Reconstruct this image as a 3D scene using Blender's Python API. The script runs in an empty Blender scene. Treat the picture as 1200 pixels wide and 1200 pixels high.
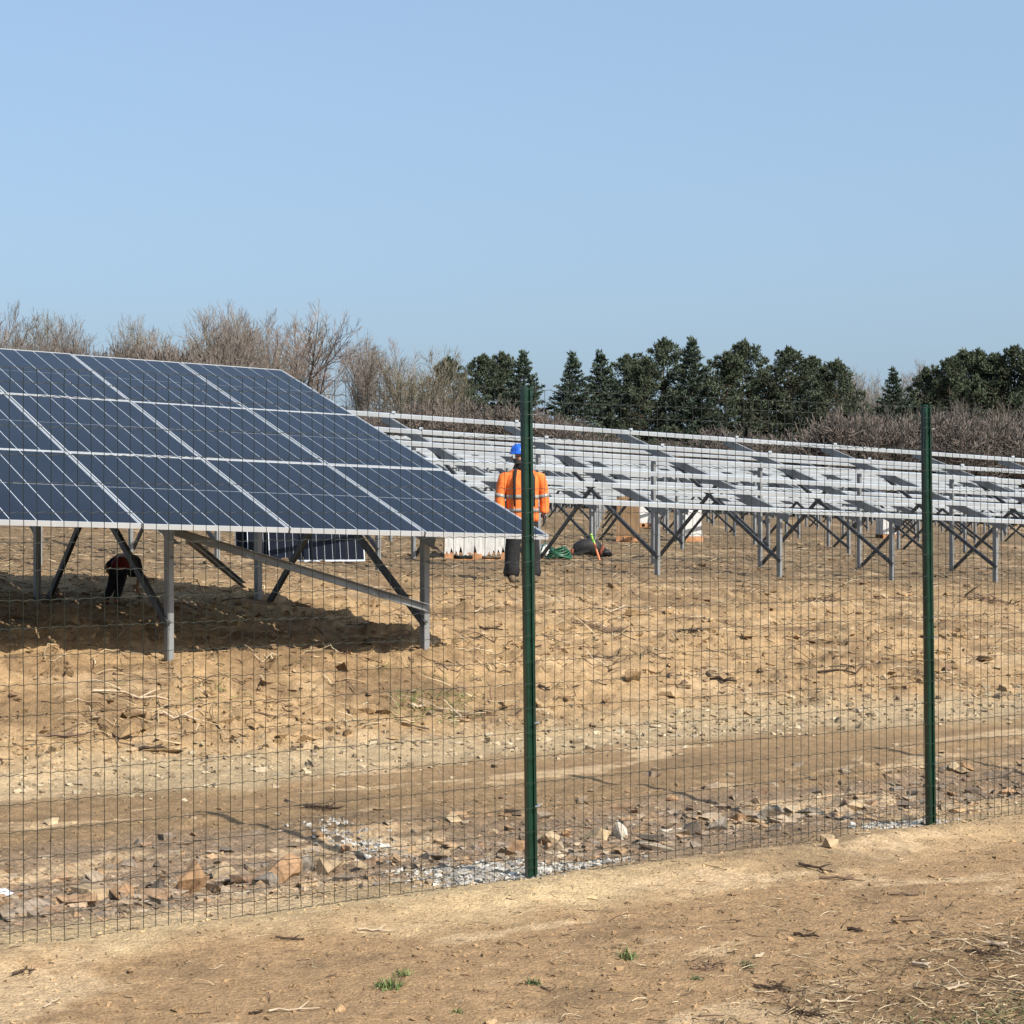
import bpy, math, random
import numpy as np
from mathutils import Vector, Matrix

R = math.radians
rng = np.random.default_rng(7)
random.seed(7)
SC = bpy.context.scene
COL = SC.collection

# ---------------------------------------------------------------- camera
ZC = 1.503                      # eye height over the foreground ground, metres
cam = bpy.data.objects.new('camera', bpy.data.cameras.new('camera'))
COL.objects.link(cam)
cam.location = (0, 0, ZC)
cam.rotation_euler = (R(90), 0, 0)
cam.data.sensor_width = 36
cam.data.lens = 64.5
cam.data.clip_start = 0.1
cam.data.clip_end = 3000
SC.camera = cam
FPX = 2150.0
def at(px, py, Y):              # a photograph pixel (1200 px frame) at distance Y -> a point in the world
    return Vector(((px-600)/FPX*Y, Y, ZC-(py-600)/FPX*Y))

# ---------------------------------------------------------------- sky, sun, exposure
SUN_EL, SUN_AZ = R(40.6), R(136.4)           # azimuth clockwise from +Y
world = bpy.data.worlds.new('World'); SC.world = world
world.use_nodes = True
wn = world.node_tree.nodes; wl = world.node_tree.links
bg = wn['Background']
sky = wn.new('ShaderNodeTexSky'); sky.sky_type = 'NISHITA'; sky.sun_disc = False
sky.sun_elevation = SUN_EL; sky.sun_rotation = SUN_AZ
sky.altitude = 0; sky.air_density = 1.08; sky.dust_density = 4.0; sky.ozone_density = 4.0
# even pale-blue haze veiling the whole sky
veil = wn.new('ShaderNodeMix'); veil.data_type = 'RGBA'; veil.inputs['Factor'].default_value = .55
wl.new(sky.outputs[0], veil.inputs['A']); veil.inputs['B'].default_value = (1.78, 2.55, 3.46, 1)
wl.new(veil.outputs['Result'], bg.inputs[0])
bg.inputs[1].default_value = 0.14
sl = bpy.data.lights.new('sun', 'SUN'); sl.energy = 5.0; sl.angle = R(0.53); sl.color = (1.0, 0.94, 0.84)
sun = bpy.data.objects.new('sun', sl); COL.objects.link(sun)
sd = Vector((math.sin(SUN_AZ)*math.cos(SUN_EL), math.cos(SUN_AZ)*math.cos(SUN_EL), math.sin(SUN_EL)))
sun.rotation_euler = sd.to_track_quat('Z', 'Y').to_euler()
sun.location = sd*50
SC.view_settings.view_transform = 'Standard'
SC.view_settings.look = 'None'
SC.view_settings.exposure = 0.65
SC.view_settings.gamma = 1
SC.view_settings.use_curve_mapping = False

# ---------------------------------------------------------------- noise
_perm = np.random.default_rng(3).permutation(256); _perm = np.concatenate([_perm, _perm, _perm])
_ang = np.random.default_rng(4).random(256)*2*np.pi
_gx, _gy = np.cos(_ang), np.sin(_ang)
def pnoise(x, y):
    x = np.asarray(x, float); y = np.asarray(y, float)
    xi = np.floor(x).astype(int); yi = np.floor(y).astype(int)
    xf = x-xi; yf = y-yi
    xi &= 255; yi &= 255
    u = xf*xf*xf*(xf*(xf*6-15)+10); v = yf*yf*yf*(yf*(yf*6-15)+10)
    def g(ix, iy, fx, fy):
        h = _perm[_perm[ix]+iy]
        return _gx[h]*fx+_gy[h]*fy
    a = g(xi, yi, xf, yf); b = g(xi+1, yi, xf-1, yf)
    c = g(xi, yi+1, xf, yf-1); d = g(xi+1, yi+1, xf-1, yf-1)
    return (a+(b-a)*u)*(1-v)+(c+(d-c)*u)*v
def fbm(x, y, wl_, octs=3, k=.55):
    s = 0; f = 1/wl_; am = 1
    for i in range(octs):
        s = s+am*pnoise(x*f+17.3*i, y*f+9.1*i); f *= 2.03; am *= k
    return s
def sstep(x, a, b):
    t = np.clip((x-a)/(b-a), 0, 1); return t*t*(3-2*t)

# ---------------------------------------------------------------- terrain
P1 = np.array([0.077, 7.517]); FD = np.array([.8366, .5477]); FN = np.array([-.5477, .8366])
def av(x, y):                   # along / across the fence line
    dx = x-P1[0]; dy = y-P1[1]
    return dx*FD[0]+dy*FD[1], dx*FN[0]+dy*FN[1]
KV = [-30, 2.7, 3.4, 4.4, 5.7, 7.5, 9.1, 14.2, 23, 40, 60, 90, 900]
KH = [0, 0, .03, .20, .43, .60, .71, .87, 1.26, 2.02, 2.9, 3.6, 3.6]
def hfun(x, y, fine=True):
    x = np.asarray(x, float); y = np.asarray(y, float)
    a, v = av(x, y)
    vw = v+.25*fbm(x, y, 3.0, 2)*sstep(v, .5, 3)
    h = np.interp(vw, KV, KH)
    h = h-.031*(np.clip(a, -60, 90)-3)*sstep(v, 4, 7.5)
    h = h-.07*np.exp(-((v-.95)/.5)**2)*(1+.5*fbm(x, y, .9, 2))+.035*np.exp(-((v+.25)/.22)**2)*(1+fbm(x, y, .7, 2))
    rough = .30+.9*np.exp(-((v-1.1)/.7)**2)+1.5*sstep(v, 3.0, 4.4)*(1-.45*sstep(v, 8, 14))
    rough = rough*np.where(y > 45, np.clip(1-(y-45)/20, 0, 1), 1)
    if fine:
        n1 = fbm(x, y, .9, 2); n2 = fbm(x+31, y, .26, 2); n3 = fbm(x, y+53, .085, 2)
        h = h+rough*(.035*n1+.034*n2*np.abs(n1+.35)*1.6+.026*n3*(.5+np.abs(n1+.3)))
        # wheel ruts along the track
        for c in (2.0, 2.75):
            h = h-.018*np.exp(-((v-c-.06*fbm(a, v, 2.2, 2))/.12)**2)
    if fine:
        tk = np.exp(-((v-2.35)/.75)**4)*(y < 30)      # streaks and tyre lines drawn out along the track
        h = h+tk*(.010*fbm(a*.22, v*5.5, 1., 3)+.006*fbm(a*.5+9, v*14, 1., 2)*np.exp(-((np.abs(v-2.37)-.38)/.16)**2))
    return h
def hz(x, y):
    return float(hfun(np.array([x]), np.array([y]))[0])

# ---------------------------------------------------------------- materials
def mat(name, color, rough=.6, metal=0., spec=.5, var=0., vscale=8., bump=0., bscale=40., var2=None, coord='Object'):
    m = bpy.data.materials.new(name); m.use_nodes = True
    nt = m.node_tree; N = nt.nodes; L = nt.links
    b = N['Principled BSDF']
    b.inputs['Base Color'].default_value = (*color, 1)
    b.inputs['Roughness'].default_value = rough
    b.inputs['Metallic'].default_value = metal
    b.inputs['Specular IOR Level'].default_value = spec
    if var or bump:
        tc = N.new('ShaderNodeTexCoord')
    if var:
        nz = N.new('ShaderNodeTexNoise'); nz.inputs['Scale'].default_value = vscale; nz.inputs['Detail'].default_value = 5
        L.new(tc.outputs[coord], nz.inputs['Vector'])
        rp = N.new('ShaderNodeValToRGB')
        c1 = tuple(c*(1-var) for c in color); c2 = var2 or tuple(min(1, c*(1+var)) for c in color)
        rp.color_ramp.elements[0].position = .32; rp.color_ramp.elements[1].position = .68
        rp.color_ramp.elements[0].color = (*c1, 1); rp.color_ramp.elements[1].color = (*c2, 1)
        L.new(nz.outputs['Fac'], rp.inputs[0]); L.new(rp.outputs[0], b.inputs['Base Color'])
    if bump:
        nb = N.new('ShaderNodeTexNoise'); nb.inputs['Scale'].default_value = bscale; nb.inputs['Detail'].default_value = 4
        L.new(tc.outputs[coord], nb.inputs['Vector'])
        bp = N.new('ShaderNodeBump'); bp.inputs['Strength'].default_value = bump; bp.inputs['Distance'].default_value = .02
        L.new(nb.outputs['Fac'], bp.inputs['Height']); L.new(bp.outputs[0], b.inputs['Normal'])
    return m
def attr_mat(name, rough=.9, bump=0., bscale=30., fine=.35, fscale=60., spec=.2, attr='tint', coarse=0., cscale=9., bdist=.03):
    """base colour read from a per-point colour attribute, with a fine grain on top"""
    m = bpy.data.materials.new(name); m.use_nodes = True
    nt = m.node_tree; N = nt.nodes; L = nt.links; b = N['Principled BSDF']
    b.inputs['Roughness'].default_value = rough; b.inputs['Specular IOR Level'].default_value = spec
    at_ = N.new('ShaderNodeAttribute'); at_.attribute_name = attr
    geo = N.new('ShaderNodeNewGeometry')
    nz = N.new('ShaderNodeTexNoise'); nz.inputs['Scale'].default_value = fscale; nz.inputs['Detail'].default_value = 6; nz.inputs['Roughness'].default_value = .65
    L.new(geo.outputs['Position'], nz.inputs['Vector'])
    mr = N.new('ShaderNodeMapRange'); mr.inputs[1].default_value = .3; mr.inputs[2].default_value = .7
    mr.inputs[3].default_value = 1-fine; mr.inputs[4].default_value = 1+fine*.8
    L.new(nz.outputs['Fac'], mr.inputs[0])
    mx = N.new('ShaderNodeVectorMath'); mx.operation = 'SCALE'
    L.new(at_.outputs['Color'], mx.inputs[0]); L.new(mr.outputs[0], mx.inputs['Scale'])
    out = mx.outputs[0]
    if coarse:
        n2 = N.new('ShaderNodeTexNoise'); n2.inputs['Scale'].default_value = cscale; n2.inputs['Detail'].default_value = 7; n2.inputs['Roughness'].default_value = .7
        L.new(geo.outputs['Position'], n2.inputs['Vector'])
        m2 = N.new('ShaderNodeMapRange'); m2.inputs[1].default_value = .36; m2.inputs[2].default_value = .64
        m2.inputs[3].default_value = 1-coarse; m2.inputs[4].default_value = 1+coarse
        L.new(n2.outputs['Fac'], m2.inputs[0])
        x2 = N.new('ShaderNodeVectorMath'); x2.operation = 'SCALE'
        L.new(out, x2.inputs[0]); L.new(m2.outputs[0], x2.inputs['Scale']); out = x2.outputs[0]
    L.new(out, b.inputs['Base Color'])
    if bump:
        nb = N.new('ShaderNodeTexNoise'); nb.inputs['Scale'].default_value = bscale; nb.inputs['Detail'].default_value = 8; nb.inputs['Roughness'].default_value = .6
        L.new(geo.outputs['Position'], nb.inputs['Vector'])
        bp = N.new('ShaderNodeBump'); bp.inputs['Strength'].default_value = bump; bp.inputs['Distance'].default_value = bdist
        L.new(nb.outputs['Fac'], bp.inputs['Height']); L.new(bp.outputs[0], b.inputs['Normal'])
    return m
M = dict(
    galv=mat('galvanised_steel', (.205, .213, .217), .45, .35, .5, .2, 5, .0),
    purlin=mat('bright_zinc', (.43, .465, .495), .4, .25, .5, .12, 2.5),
    brace=mat('shaded_zinc', (.050, .052, .055), .5, .3, .5, .2, 6),  # brace steel darkened: unlit sides and shade under the table put into the colour
    alu=mat('anodised_frame', (.44, .46, .48), .35, .2, .5, .05, 3),
    back=mat('white_backsheet', (.43, .47, .52), .16, 0, .4),
    cell=mat('solar_cell', (.0076, .0100, .0175), .16, 0, .065, .22, 1.2),
    green=mat('green_coating', (.004, .024, .0135), .28, 0, .5, .30, 9),
    wire=mat('green_wire', (.006, .010, .006), .5, 0, .35, .25, 20),
    clip=mat('steel_clip', (.6, .62, .62), .3, .8),
    bolt=mat('bolt_steel', (.10, .10, .11), .4, .6),
    orange=mat('orange_fabric', (.66, .155, .036), .75, 0, .2, .22, 7, 1.0, 9),
    reflect=mat('reflective_tape', (.24, .235, .22), .35, .1, .5, .15, 20),
    blackcloth=mat('black_fabric', (.018, .018, .022), .85, 0, .2, .3, 12, .5, 20),
    trousers=mat('charcoal_fabric', (.017, .0175, .019), .85, 0, .2, .35, 9, .8, 12),
    red=mat('red_fabric', (.12, .016, .012), .8, 0, .2, .2, 10),
    helmet=mat('blue_helmet', (.012, .09, .50), .28, 0, .5, .08, 6),
    skin=mat('skin', (.36, .19, .12), .55, 0, .35, .1, 10),
    hair=mat('dark_hair', (.012, .009, .008), .7),
    boot=mat('dusty_boot', (.10, .075, .05), .85, 0, .2, .4, 12),
    wood=mat('pallet_wood', (.33, .17, .085), .8, 0, .2, .3, 6, .3, 30),
    film=mat('white_film', (.46, .455, .44), .45, 0, .4, .06, 4, .5, 9),
    card=mat('cardboard', (.20, .13, .075), .8, 0, .2, .15, 4),
    hose=mat('green_hose', (.014, .07, .036), .4, 0, .4, .25, 10),
    rubber=mat('black_rubber', (.016, .015, .016), .6, 0, .3, .3, 8, .4, 14),
    strap=mat('rust_strap', (.20, .06, .035), .8, 0, .2, .2, 10),
    stake_o=mat('orange_stake', (.60, .20, .10), .7, 0, .2, .12, 9),
    stake_g=mat('green_stake_tip', (.28, .55, .08), .6, 0, .3, .12, 9),
    plastic=mat('white_plastic', (.6, .62, .66), .4, 0, .5),
    bark=attr_mat('bark', .9, 0, 1, .30, 3.),
    needles=attr_mat('needles', .75, 0, 1, .35, 1.5, .25),
    soil=attr_mat('soil', .95, .75, 60, .42, 110, .1, 'tint', .22, 13., .022),
    stones=attr_mat('stones', .85, .35, 70, .28, 38, .25, 'tint', .2, 14., .012),
    litter=attr_mat('litter', .85, 0, 1, .25, 40, .15),
    grassm=attr_mat('grass_blades', .6, 0, 1, .25, 40, .3),
)

# ---------------------------------------------------------------- object helpers
def tag(o, label=None, cat=None, group=None, kind=None):
    if label: o['label'] = label
    if cat: o['category'] = cat
    if group: o['group'] = group
    if kind: o['kind'] = kind
    return o
def thing(name, loc, label, cat, group=None):
    o = bpy.data.objects.new(name, None); COL.objects.link(o)
    o.location = loc; o.empty_display_size = .1
    return tag(o, label, cat, group)
def link(name, me, parent=None, loc=(0, 0, 0)):
    o = bpy.data.objects.new(name, me); COL.objects.link(o)
    o.location = loc
    if parent is not None: o.parent = parent
    return o
def np_mesh(name, V, F, m, tint=None, smooth=False):
    """V (n,3) array, F (k,3 or 4) array; tint (n,3) colour per point"""
    V = np.asarray(V, np.float32); F = np.asarray(F, np.int32)
    me = bpy.data.meshes.new(name)
    n, k = F.shape
    me.vertices.add(len(V)); me.vertices.foreach_set('co', V.ravel())
    me.loops.add(n*k); me.loops.foreach_set('vertex_index', F.ravel())
    me.polygons.add(n); me.polygons.foreach_set('loop_start', np.arange(0, n*k, k, dtype=np.int32))
    me.update(calc_edges=True)
    me.polygons.foreach_set('use_smooth', np.full(n, bool(smooth)))
    if tint is not None:
        ca = me.color_attributes.new('tint', 'FLOAT_COLOR', 'POINT')
        T = np.ones((len(V), 4), np.float32); T[:, :3] = tint
        ca.data.foreach_set('color', T.ravel())
    if m: me.materials.append(m)
    me.validate()
    return me
class MB:
    """collects boxes, bars, tubes and lofts into one mesh"""
    def __init__(s): s.v = []; s.f = []
    def add(s, vs, fs):
        b = len(s.v); s.v += [tuple(p) for p in vs]; s.f += [tuple(i+b for i in f) for f in fs]
    def hexa(s, p):  # 8 corners: bottom 4 ccw, top 4 ccw
        s.add(p, [(3, 2, 1, 0), (4, 5, 6, 7), (0, 1, 5, 4), (1, 2, 6, 5), (2, 3, 7, 6), (3, 0, 4, 7)])
    def obox(s, o, X, Y, Z, x0, x1, y0, y1, z0, z1):
        c = lambda x, y, z: o+X*x+Y*y+Z*z
        s.hexa([c(x0, y0, z0), c(x1, y0, z0), c(x1, y1, z0), c(x0, y1, z0), c(x0, y0, z1), c(x1, y0, z1), c(x1, y1, z1), c(x0, y1, z1)])
    def box(s, x0, x1, y0, y1, z0, z1):
        s.obox(Vector((0, 0, 0)), Vector((1, 0, 0)), Vector((0, 1, 0)), Vector((0, 0, 1)), x0, x1, y0, y1, z0, z1)
    def bar(s, a, b, w, h, side=None):     # rectangular bar from a to b, w across `side`, h across the other
        a = Vector(a); b = Vector(b); d = (b-a); L = d.length; d.normalize()
        sx = Vector(side) if side is not None else d.cross(Vector((0, 0, 1)))
        if sx.length < 1e-4: sx = Vector((1, 0, 0))
        sx = (sx-d*sx.dot(d)).normalized(); sy = d.cross(sx)
        s.obox(a, sx, sy, d, -w/2, w/2, -h/2, h/2, 0, L)
    def prism(s, prof, o, X, Y, Z, z0, z1, cap=True):
        n = len(prof)
        vs = [o+X*x+Y*y+Z*z0 for x, y in prof]+[o+X*x+Y*y+Z*z1 for x, y in prof]
        fs = [(i, (i+1) % n, n+(i+1) % n, n+i) for i in range(n)]
        if cap: fs += [tuple(range(n))[::-1], tuple(range(n, 2*n))]
        s.add(vs, fs)
    def tube(s, pts, r, n=6, cap=True):
        pts = [Vector(p) for p in pts]; k = len(pts)
        rs = r if isinstance(r, (list, tuple)) else [r]*k
        up = None; vs = []
        for i in range(k):
            d = (pts[min(i+1, k-1)]-pts[max(i-1, 0)]).normalized()
            if up is None:
                up = d.orthogonal().normalized()
            up = (up-d*up.dot(d)).normalized(); q = d.cross(up)
            for j in range(n):
                t = 2*math.pi*j/n
                vs.append(pts[i]+(up*math.cos(t)+q*math.sin(t))*rs[i])
        fs = [(i*n+j, i*n+(j+1) % n, (i+1)*n+(j+1) % n, (i+1)*n+j) for i in range(k-1) for j in range(n)]
        if cap: fs += [tuple(range(n))[::-1], tuple(range((k-1)*n, k*n))]
        s.add(vs, fs)
    def loft(s, rings, n=16, pw=2.0):      # rings: (centre, rx, ry[, X, Y]) ellipses, joined and capped
        vs = []
        for rg in rings:
            c, rx, ry = Vector(rg[0]), rg[1], rg[2]
            X = Vector(rg[3]) if len(rg) > 3 else Vector((1, 0, 0)); Y = Vector(rg[4]) if len(rg) > 4 else Vector((0, 1, 0))
            for j in range(n):
                t = 2*math.pi*j/n; cx, sx = math.cos(t), math.sin(t)
                e = 2/pw
                vs.append(c+X*(rx*math.copysign(abs(cx)**e, cx))+Y*(ry*math.copysign(abs(sx)**e, sx)))
        k = len(rings)
        fs = [(i*n+j, i*n+(j+1) % n, (i+1)*n+(j+1) % n, (i+1)*n+j) for i in range(k-1) for j in range(n)]
        fs += [tuple(range(n))[::-1], tuple(range((k-1)*n, k*n))]
        s.add(vs, fs)
    def mesh(s, name, m, smooth=False):
        me = bpy.data.meshes.new(name)
        me.from_pydata(s.v, [], s.f); me.update()
        if smooth: me.polygons.foreach_set('use_smooth', np.ones(len(me.polygons), bool))
        me.materials.append(m)
        return me
    def build(s, name, m, parent=None, smooth=False, loc=(0, 0, 0)):
        return link(name, s.mesh(name, m, smooth), parent, loc)
def recalc(me):
    import bmesh
    b = bmesh.new(); b.from_mesh(me); bmesh.ops.recalc_face_normals(b, faces=b.faces); b.to_mesh(me); b.free()

# ---------------------------------------------------------------- ground sheet
def spread(start, stop, step, growth):
    out = [start]; s = step
    while out[-1] < stop: out.append(out[-1]+s); s *= growth
    return out
xin = list(np.arange(-3.2, 3.21, .028))
xr = spread(3.2, 12, .03, 1.018)[1:]; xr += spread(xr[-1], 900, .3, 1.24)[1:]
xs = np.array([-x for x in xr[::-1]]+xin+xr)
ys = [5.3]
while ys[-1] < 36: ys.append(ys[-1]+.020*(ys[-1]/6)**1.25)
ys += spread(ys[-1], 1500, .3, 1.12)[1:]
yb = [5.3-y for y in spread(0, 60, .1, 1.4)[1:]]
ys = np.array(yb[::-1]+ys)
GX, GY = np.meshgrid(xs, ys)
gx, gy = GX.ravel(), GY.ravel()
gz = hfun(gx, gy)
nx, ny = len(xs), len(ys)
idx = np.arange(nx*ny).reshape(ny, nx)
F = np.stack([idx[:-1, :-1].ravel(), idx[:-1, 1:].ravel(), idx[1:, 1:].ravel(), idx[1:, :-1].ravel()], 1)
def soil_tint(x, y):
    a, v = av(x, y)
    w = v+.55*fbm(a*.5, v, 1.3, 4)+.15*fbm(x, y, .3, 3)
    tan = np.array([.275, .180, .098]); cream = np.array([.43, .318, .182]); grey = np.array([.200, .142, .093])
    track = np.array([.225, .151, .083]); gravel = np.array([.32, .241, .146]); gold = np.array([.335, .226, .121]); brown = np.array([.165, .108, .060])
    plain = np.array([.160, .114, .069])
    def stops(vs, cs):
        out = np.empty((len(x), 3))
        for k in range(3): out[:, k] = np.interp(w, vs, [c[k] for c in cs])
        return out
    c = stops([-2.2, -.55, -.25, .05, .3, 1.4, 1.8, 2.9, 3.2, 3.6, 4.1, 7.5, 10.5, 14.5, 30],
              [tan, tan, cream, cream*.92, grey*1.15, grey, track, track, gravel, gravel, gold*.95, gold, gold*.85, plain, plain])
    near = (sstep(a+.3*fbm(x, y, .8, 3), -.2, 1.0)*.65*np.exp(-((w+.25)/.45)**2))[:, None]     # less pale crust towards the right
    c = c*(1-near)+tan*1.05*near
    pn = sstep(fbm(x+5, y+3, 1.5, 4), .08, .32)[:, None]*sstep(w, 3.6, 4.6)[:, None]
    c = c*(1-.75*pn)+brown*.75*pn
    # pale crusts, drawn out along the fence and the track
    crust = fbm(a*.42+3, v*1.3+40, .75, 6, .62)
    pale = sstep(crust, .26, .40)[:, None]*np.where(v < 3.2, .75, .45)[:, None]
    corner = sstep(-x/np.maximum(y, 1)-.215+.10*fbm(x, y, .5, 5, .65), .0, .05)*sstep(-v, .1, .4)*sstep(7.2-y, 0, .8)
    pale = np.maximum(pale, .85*corner[:, None])
    c = c*(1-pale)+np.array([.43, .312, .188])*pale
    dark = sstep(fbm(a*.6+70, v*1.2+9, .8, 6, .62), .26, .42)[:, None]*.38
    c = c*(1-dark)+np.array([.125, .085, .05])*dark
    # the darker ground at the near right corner, where dead grass lies
    dk = sstep(x-.63-.82*(y-5.39)+.45*fbm(x, y, .6, 4), -.15, .5)[:, None]*sstep(-v, .9, 1.6)[:, None]
    c = c*(1-.6*dk)+np.array([.115, .075, .04])*.6*dk
    return np.clip(c, .02, .8)
gt = soil_tint(gx, gy)
ground = link('ground', np_mesh('ground', np.stack([gx, gy, gz], 1), F, M['soil'], gt, True))
tag(ground, 'sandy bare earth rising to a bank behind the fence', kind='structure')

# ---------------------------------------------------------------- scattered stones, clods, straw
def ico(sub=1):
    import bmesh
    b = bmesh.new(); bmesh.ops.create_icosphere(b, subdivisions=sub, radius=1)
    v = np.array([p.co[:] for p in b.verts]); f = np.array([[q.index for q in p.verts] for p in b.faces]); b.free()
    return v, f
CUBE = (np.array([(x, y, z) for x in (-.8, .8) for y in (-.8, .8) for z in (-.8, .8)]), np.array([(0, 1, 3, 2), (4, 6, 7, 5), (0, 4, 5, 1), (2, 3, 7, 6), (0, 2, 6, 4), (1, 5, 7, 3)]))
def rot_z(n):
    t = rng.random(n)*2*np.pi; return np.cos(t), np.sin(t)
def scatter_stones(name, label, x, y, r, tints, flat=.6, sink=.25, m='stones'):
    n = len(x); V0, F0 = CUBE; k = len(V0)
    z = hfun(x, y)
    V = V0[None]+1.25*(rng.random((n, k, 3))-.5)
    sc = r[:, None]*np.stack([1.2+.8*(rng.random(n)-.5), .75+.5*(rng.random(n)-.5), flat*(.75+.5*rng.random(n))], 1)
    V = V*sc[:, None, :]
    c, s = rot_z(n)
    # tilt
    tx = (rng.random(n)-.5)*1.3
    yy = V[:, :, 1]*np.cos(tx)[:, None]-V[:, :, 2]*np.sin(tx)[:, None]; zz = V[:, :, 1]*np.sin(tx)[:, None]+V[:, :, 2]*np.cos(tx)[:, None]
    X = V[:, :, 0]*c[:, None]-yy*s[:, None]+x[:, None]
    Y = V[:, :, 0]*s[:, None]+yy*c[:, None]+y[:, None]
    Z = zz+(z+r*flat*(1-2*sink)*.6)[:, None]
    F = (F0[None]+(np.arange(n)*k)[:, None, None]).reshape(-1, 4)
    T = np.repeat(tints, k, axis=0)
    o = link(name, np_mesh(name, np.stack([X, Y, Z], 2).reshape(-1, 3), F, M[m], T))
    return tag(o, label, kind='stuff')
def on_fence(a, v):
    return P1[0]+FD[0]*a+FN[0]*v, P1[1]+FD[1]*a+FN[1]*v
def pick(cols, n, jit=.2):
    c = np.array(cols)[rng.integers(0, len(cols), n)]
    return c*(1+jit*(rng.random((n, 1))*2-1))
STONE = [(.28, .21, .14), (.20, .165, .13), (.34, .28, .20), (.24, .145, .08), (.17, .15, .125), (.30, .19, .10), (.13, .11, .09)]
# rubble strip just behind the fence
n = 13000
a = rng.uniform(-3.2, 6.5, n); v = np.abs(rng.normal(0, .5, n))*1.0+.12+rng.random(n)*.75
dens = fbm(a, v, 1.1, 2); keep = dens+rng.random(n)*.8 > .15
a, v = a[keep], v[keep]; x, y = on_fence(a, v)
scatter_stones('gravel', 'small mixed stones lying in the rubble strip behind the fence', x, y, np.clip(rng.lognormal(-4.95, .72, len(x)), .003, .05), pick(STONE, len(x), .35)*.5+soil_tint(x, y)*.5, .45, .45)
# pale gravel band where the track meets the bank
n = 3600
a = rng.uniform(-5, 14, n); v = rng.normal(3.45, .3, n); x, y = on_fence(a, v)
scatter_stones('gravel', 'pale gravel along the foot of the sandy bank', x, y, np.clip(rng.lognormal(-4.7, .5, n), .005, .035), pick([(.31, .25, .165), (.24, .19, .13), (.34, .28, .19), (.18, .135, .085)], n))
# white chippings round the fence posts
xs_, ys_, ts_ = [], [], []
for (ca, cv, ra, rv, cnt) in ((-.06, .28, .22, .24, 2300), (2.22, .12, .2, .1, 420), (-.09, 1.35, .12, .30, 380), (.28, .12, .22, .06, 520)):
    aa = rng.normal(ca, ra*.6, cnt); vv = rng.normal(cv, rv*.55, cnt); x, y = on_fence(aa, vv); xs_.append(x); ys_.append(y)
x = np.concatenate(xs_); y = np.concatenate(ys_)
scatter_stones('gravel', 'pale grey chippings heaped around the foot of the fence posts', x, y, np.clip(rng.lognormal(-4.95, .4, len(x)), .003, .018), pick([(.34, .32, .285), (.42, .395, .355), (.20, .185, .165), (.27, .225, .165)], len(x)))
# clods on the bank and the plain
n = 27000
Yc = 9.5+45*rng.random(n)**1.8; Xc = (rng.random(n)*2-1)*.31*Yc
a, v = av(Xc, Yc); keep = (v > 3.7) & (fbm(Xc, Yc, 1.4, 2)+rng.random(n)*.9 > .25)
x, y = Xc[keep], Yc[keep]
scatter_stones('soil_clods', 'dry sandy clods scattered over the bank', x, y, np.clip(rng.lognormal(-4.55, .7, len(x)), .004, .07), soil_tint(x, y)*(.8+.35*rng.random((len(x), 1))), .45, .4, 'soil')
n = 9000
Yc = 5.3+5.0*rng.random(n); Xc = (rng.random(n)*2-1)*.31*Yc
scatter_stones('soil_clods', 'crumbs of dry earth on the smooth ground in front of the fence', Xc, Yc, np.clip(rng.lognormal(-5.8, .6, n), .0015, .012), soil_tint(Xc, Yc)*(.85+.4*rng.random((n, 1))), .6, .3, 'soil')

def scatter_straw(name, label, x, y, ln, wd, tints, lift=.012, up=.15, m='litter'):
    """thin bent stalks, three-sided, lying on or standing out of the soil"""
    n = len(x); c, s = rot_z(n); z = hfun(x, y)
    tilt = np.abs(rng.normal(0, up, n)); segs = 4
    V = np.zeros((n, segs, 3, 3))
    bend = rng.normal(0, .35, n); vb = rng.normal(0, .06, n)
    for i in range(segs):
        t = i/(segs-1)
        lx = ln*(t-.5); ly = ln*bend*(t-.5)**2*1.4+ln*.05*rng.normal(0, 1, n)*(i in (1, 2))
        px = x+lx*c-ly*s; py = y+lx*s+ly*c
        gzc = hfun(px, py)
        pz = np.maximum(gzc, z*.4+gzc*.6)+lift*(.4+.8*rng.random(n))+np.sin(tilt)*ln*t+ln*vb*math.sin(math.pi*t)
        w = wd*(1-.55*t)
        for j in range(3):
            th = 2*math.pi*j/3
            V[:, i, j, 0] = px-s*w*math.cos(th); V[:, i, j, 1] = py+c*w*math.cos(th); V[:, i, j, 2] = pz+w*math.sin(th)
    F0 = []
    for i in range(segs-1):
        for j in range(3):
            F0.append((i*3+j, i*3+(j+1) % 3, (i+1)*3+(j+1) % 3, (i+1)*3+j))
    F0 = np.array(F0); k = segs*3
    F = (F0[None]+(np.arange(n)*k)[:, None, None]).reshape(-1, 4)
    o = link(name, np_mesh(name, V.reshape(-1, 3), F, M[m], np.repeat(tints, k, axis=0)))
    return tag(o, label, kind='stuff')
STRAW = [(.36, .28, .17), (.29, .21, .12), (.42, .35, .24), (.16, .10, .06), (.075, .05, .034), (.22, .16, .10)]
n = 13000
Yc = 9.5+40*rng.random(n)**1.3; Xc = (rng.random(n)*2-1)*.31*Yc
a, v = av(Xc, Yc); keep = (v > 3.9) & (fbm(Xc+7, Yc, 1.5, 2)+rng.random(n)*.8 > .3)
x, y = Xc[keep], Yc[keep]; n = len(x)
scatter_straw('straw_litter', 'dry straw and broken stalks strewn over the bank', x, y, .06+.22*rng.random(n)**2, .003+.004*rng.random(n), pick(STRAW, n))
n = 2600
Yc = 5.3+4.2*rng.random(n); Xc = (rng.random(n)*2-1)*.3*Yc
a, v = av(Xc, Yc); keep = (v < .3) & (rng.random(n) < .35+.65*sstep(Xc, -.3, 1.2)); x, y = Xc[keep], Yc[keep]; n = len(x)
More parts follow.
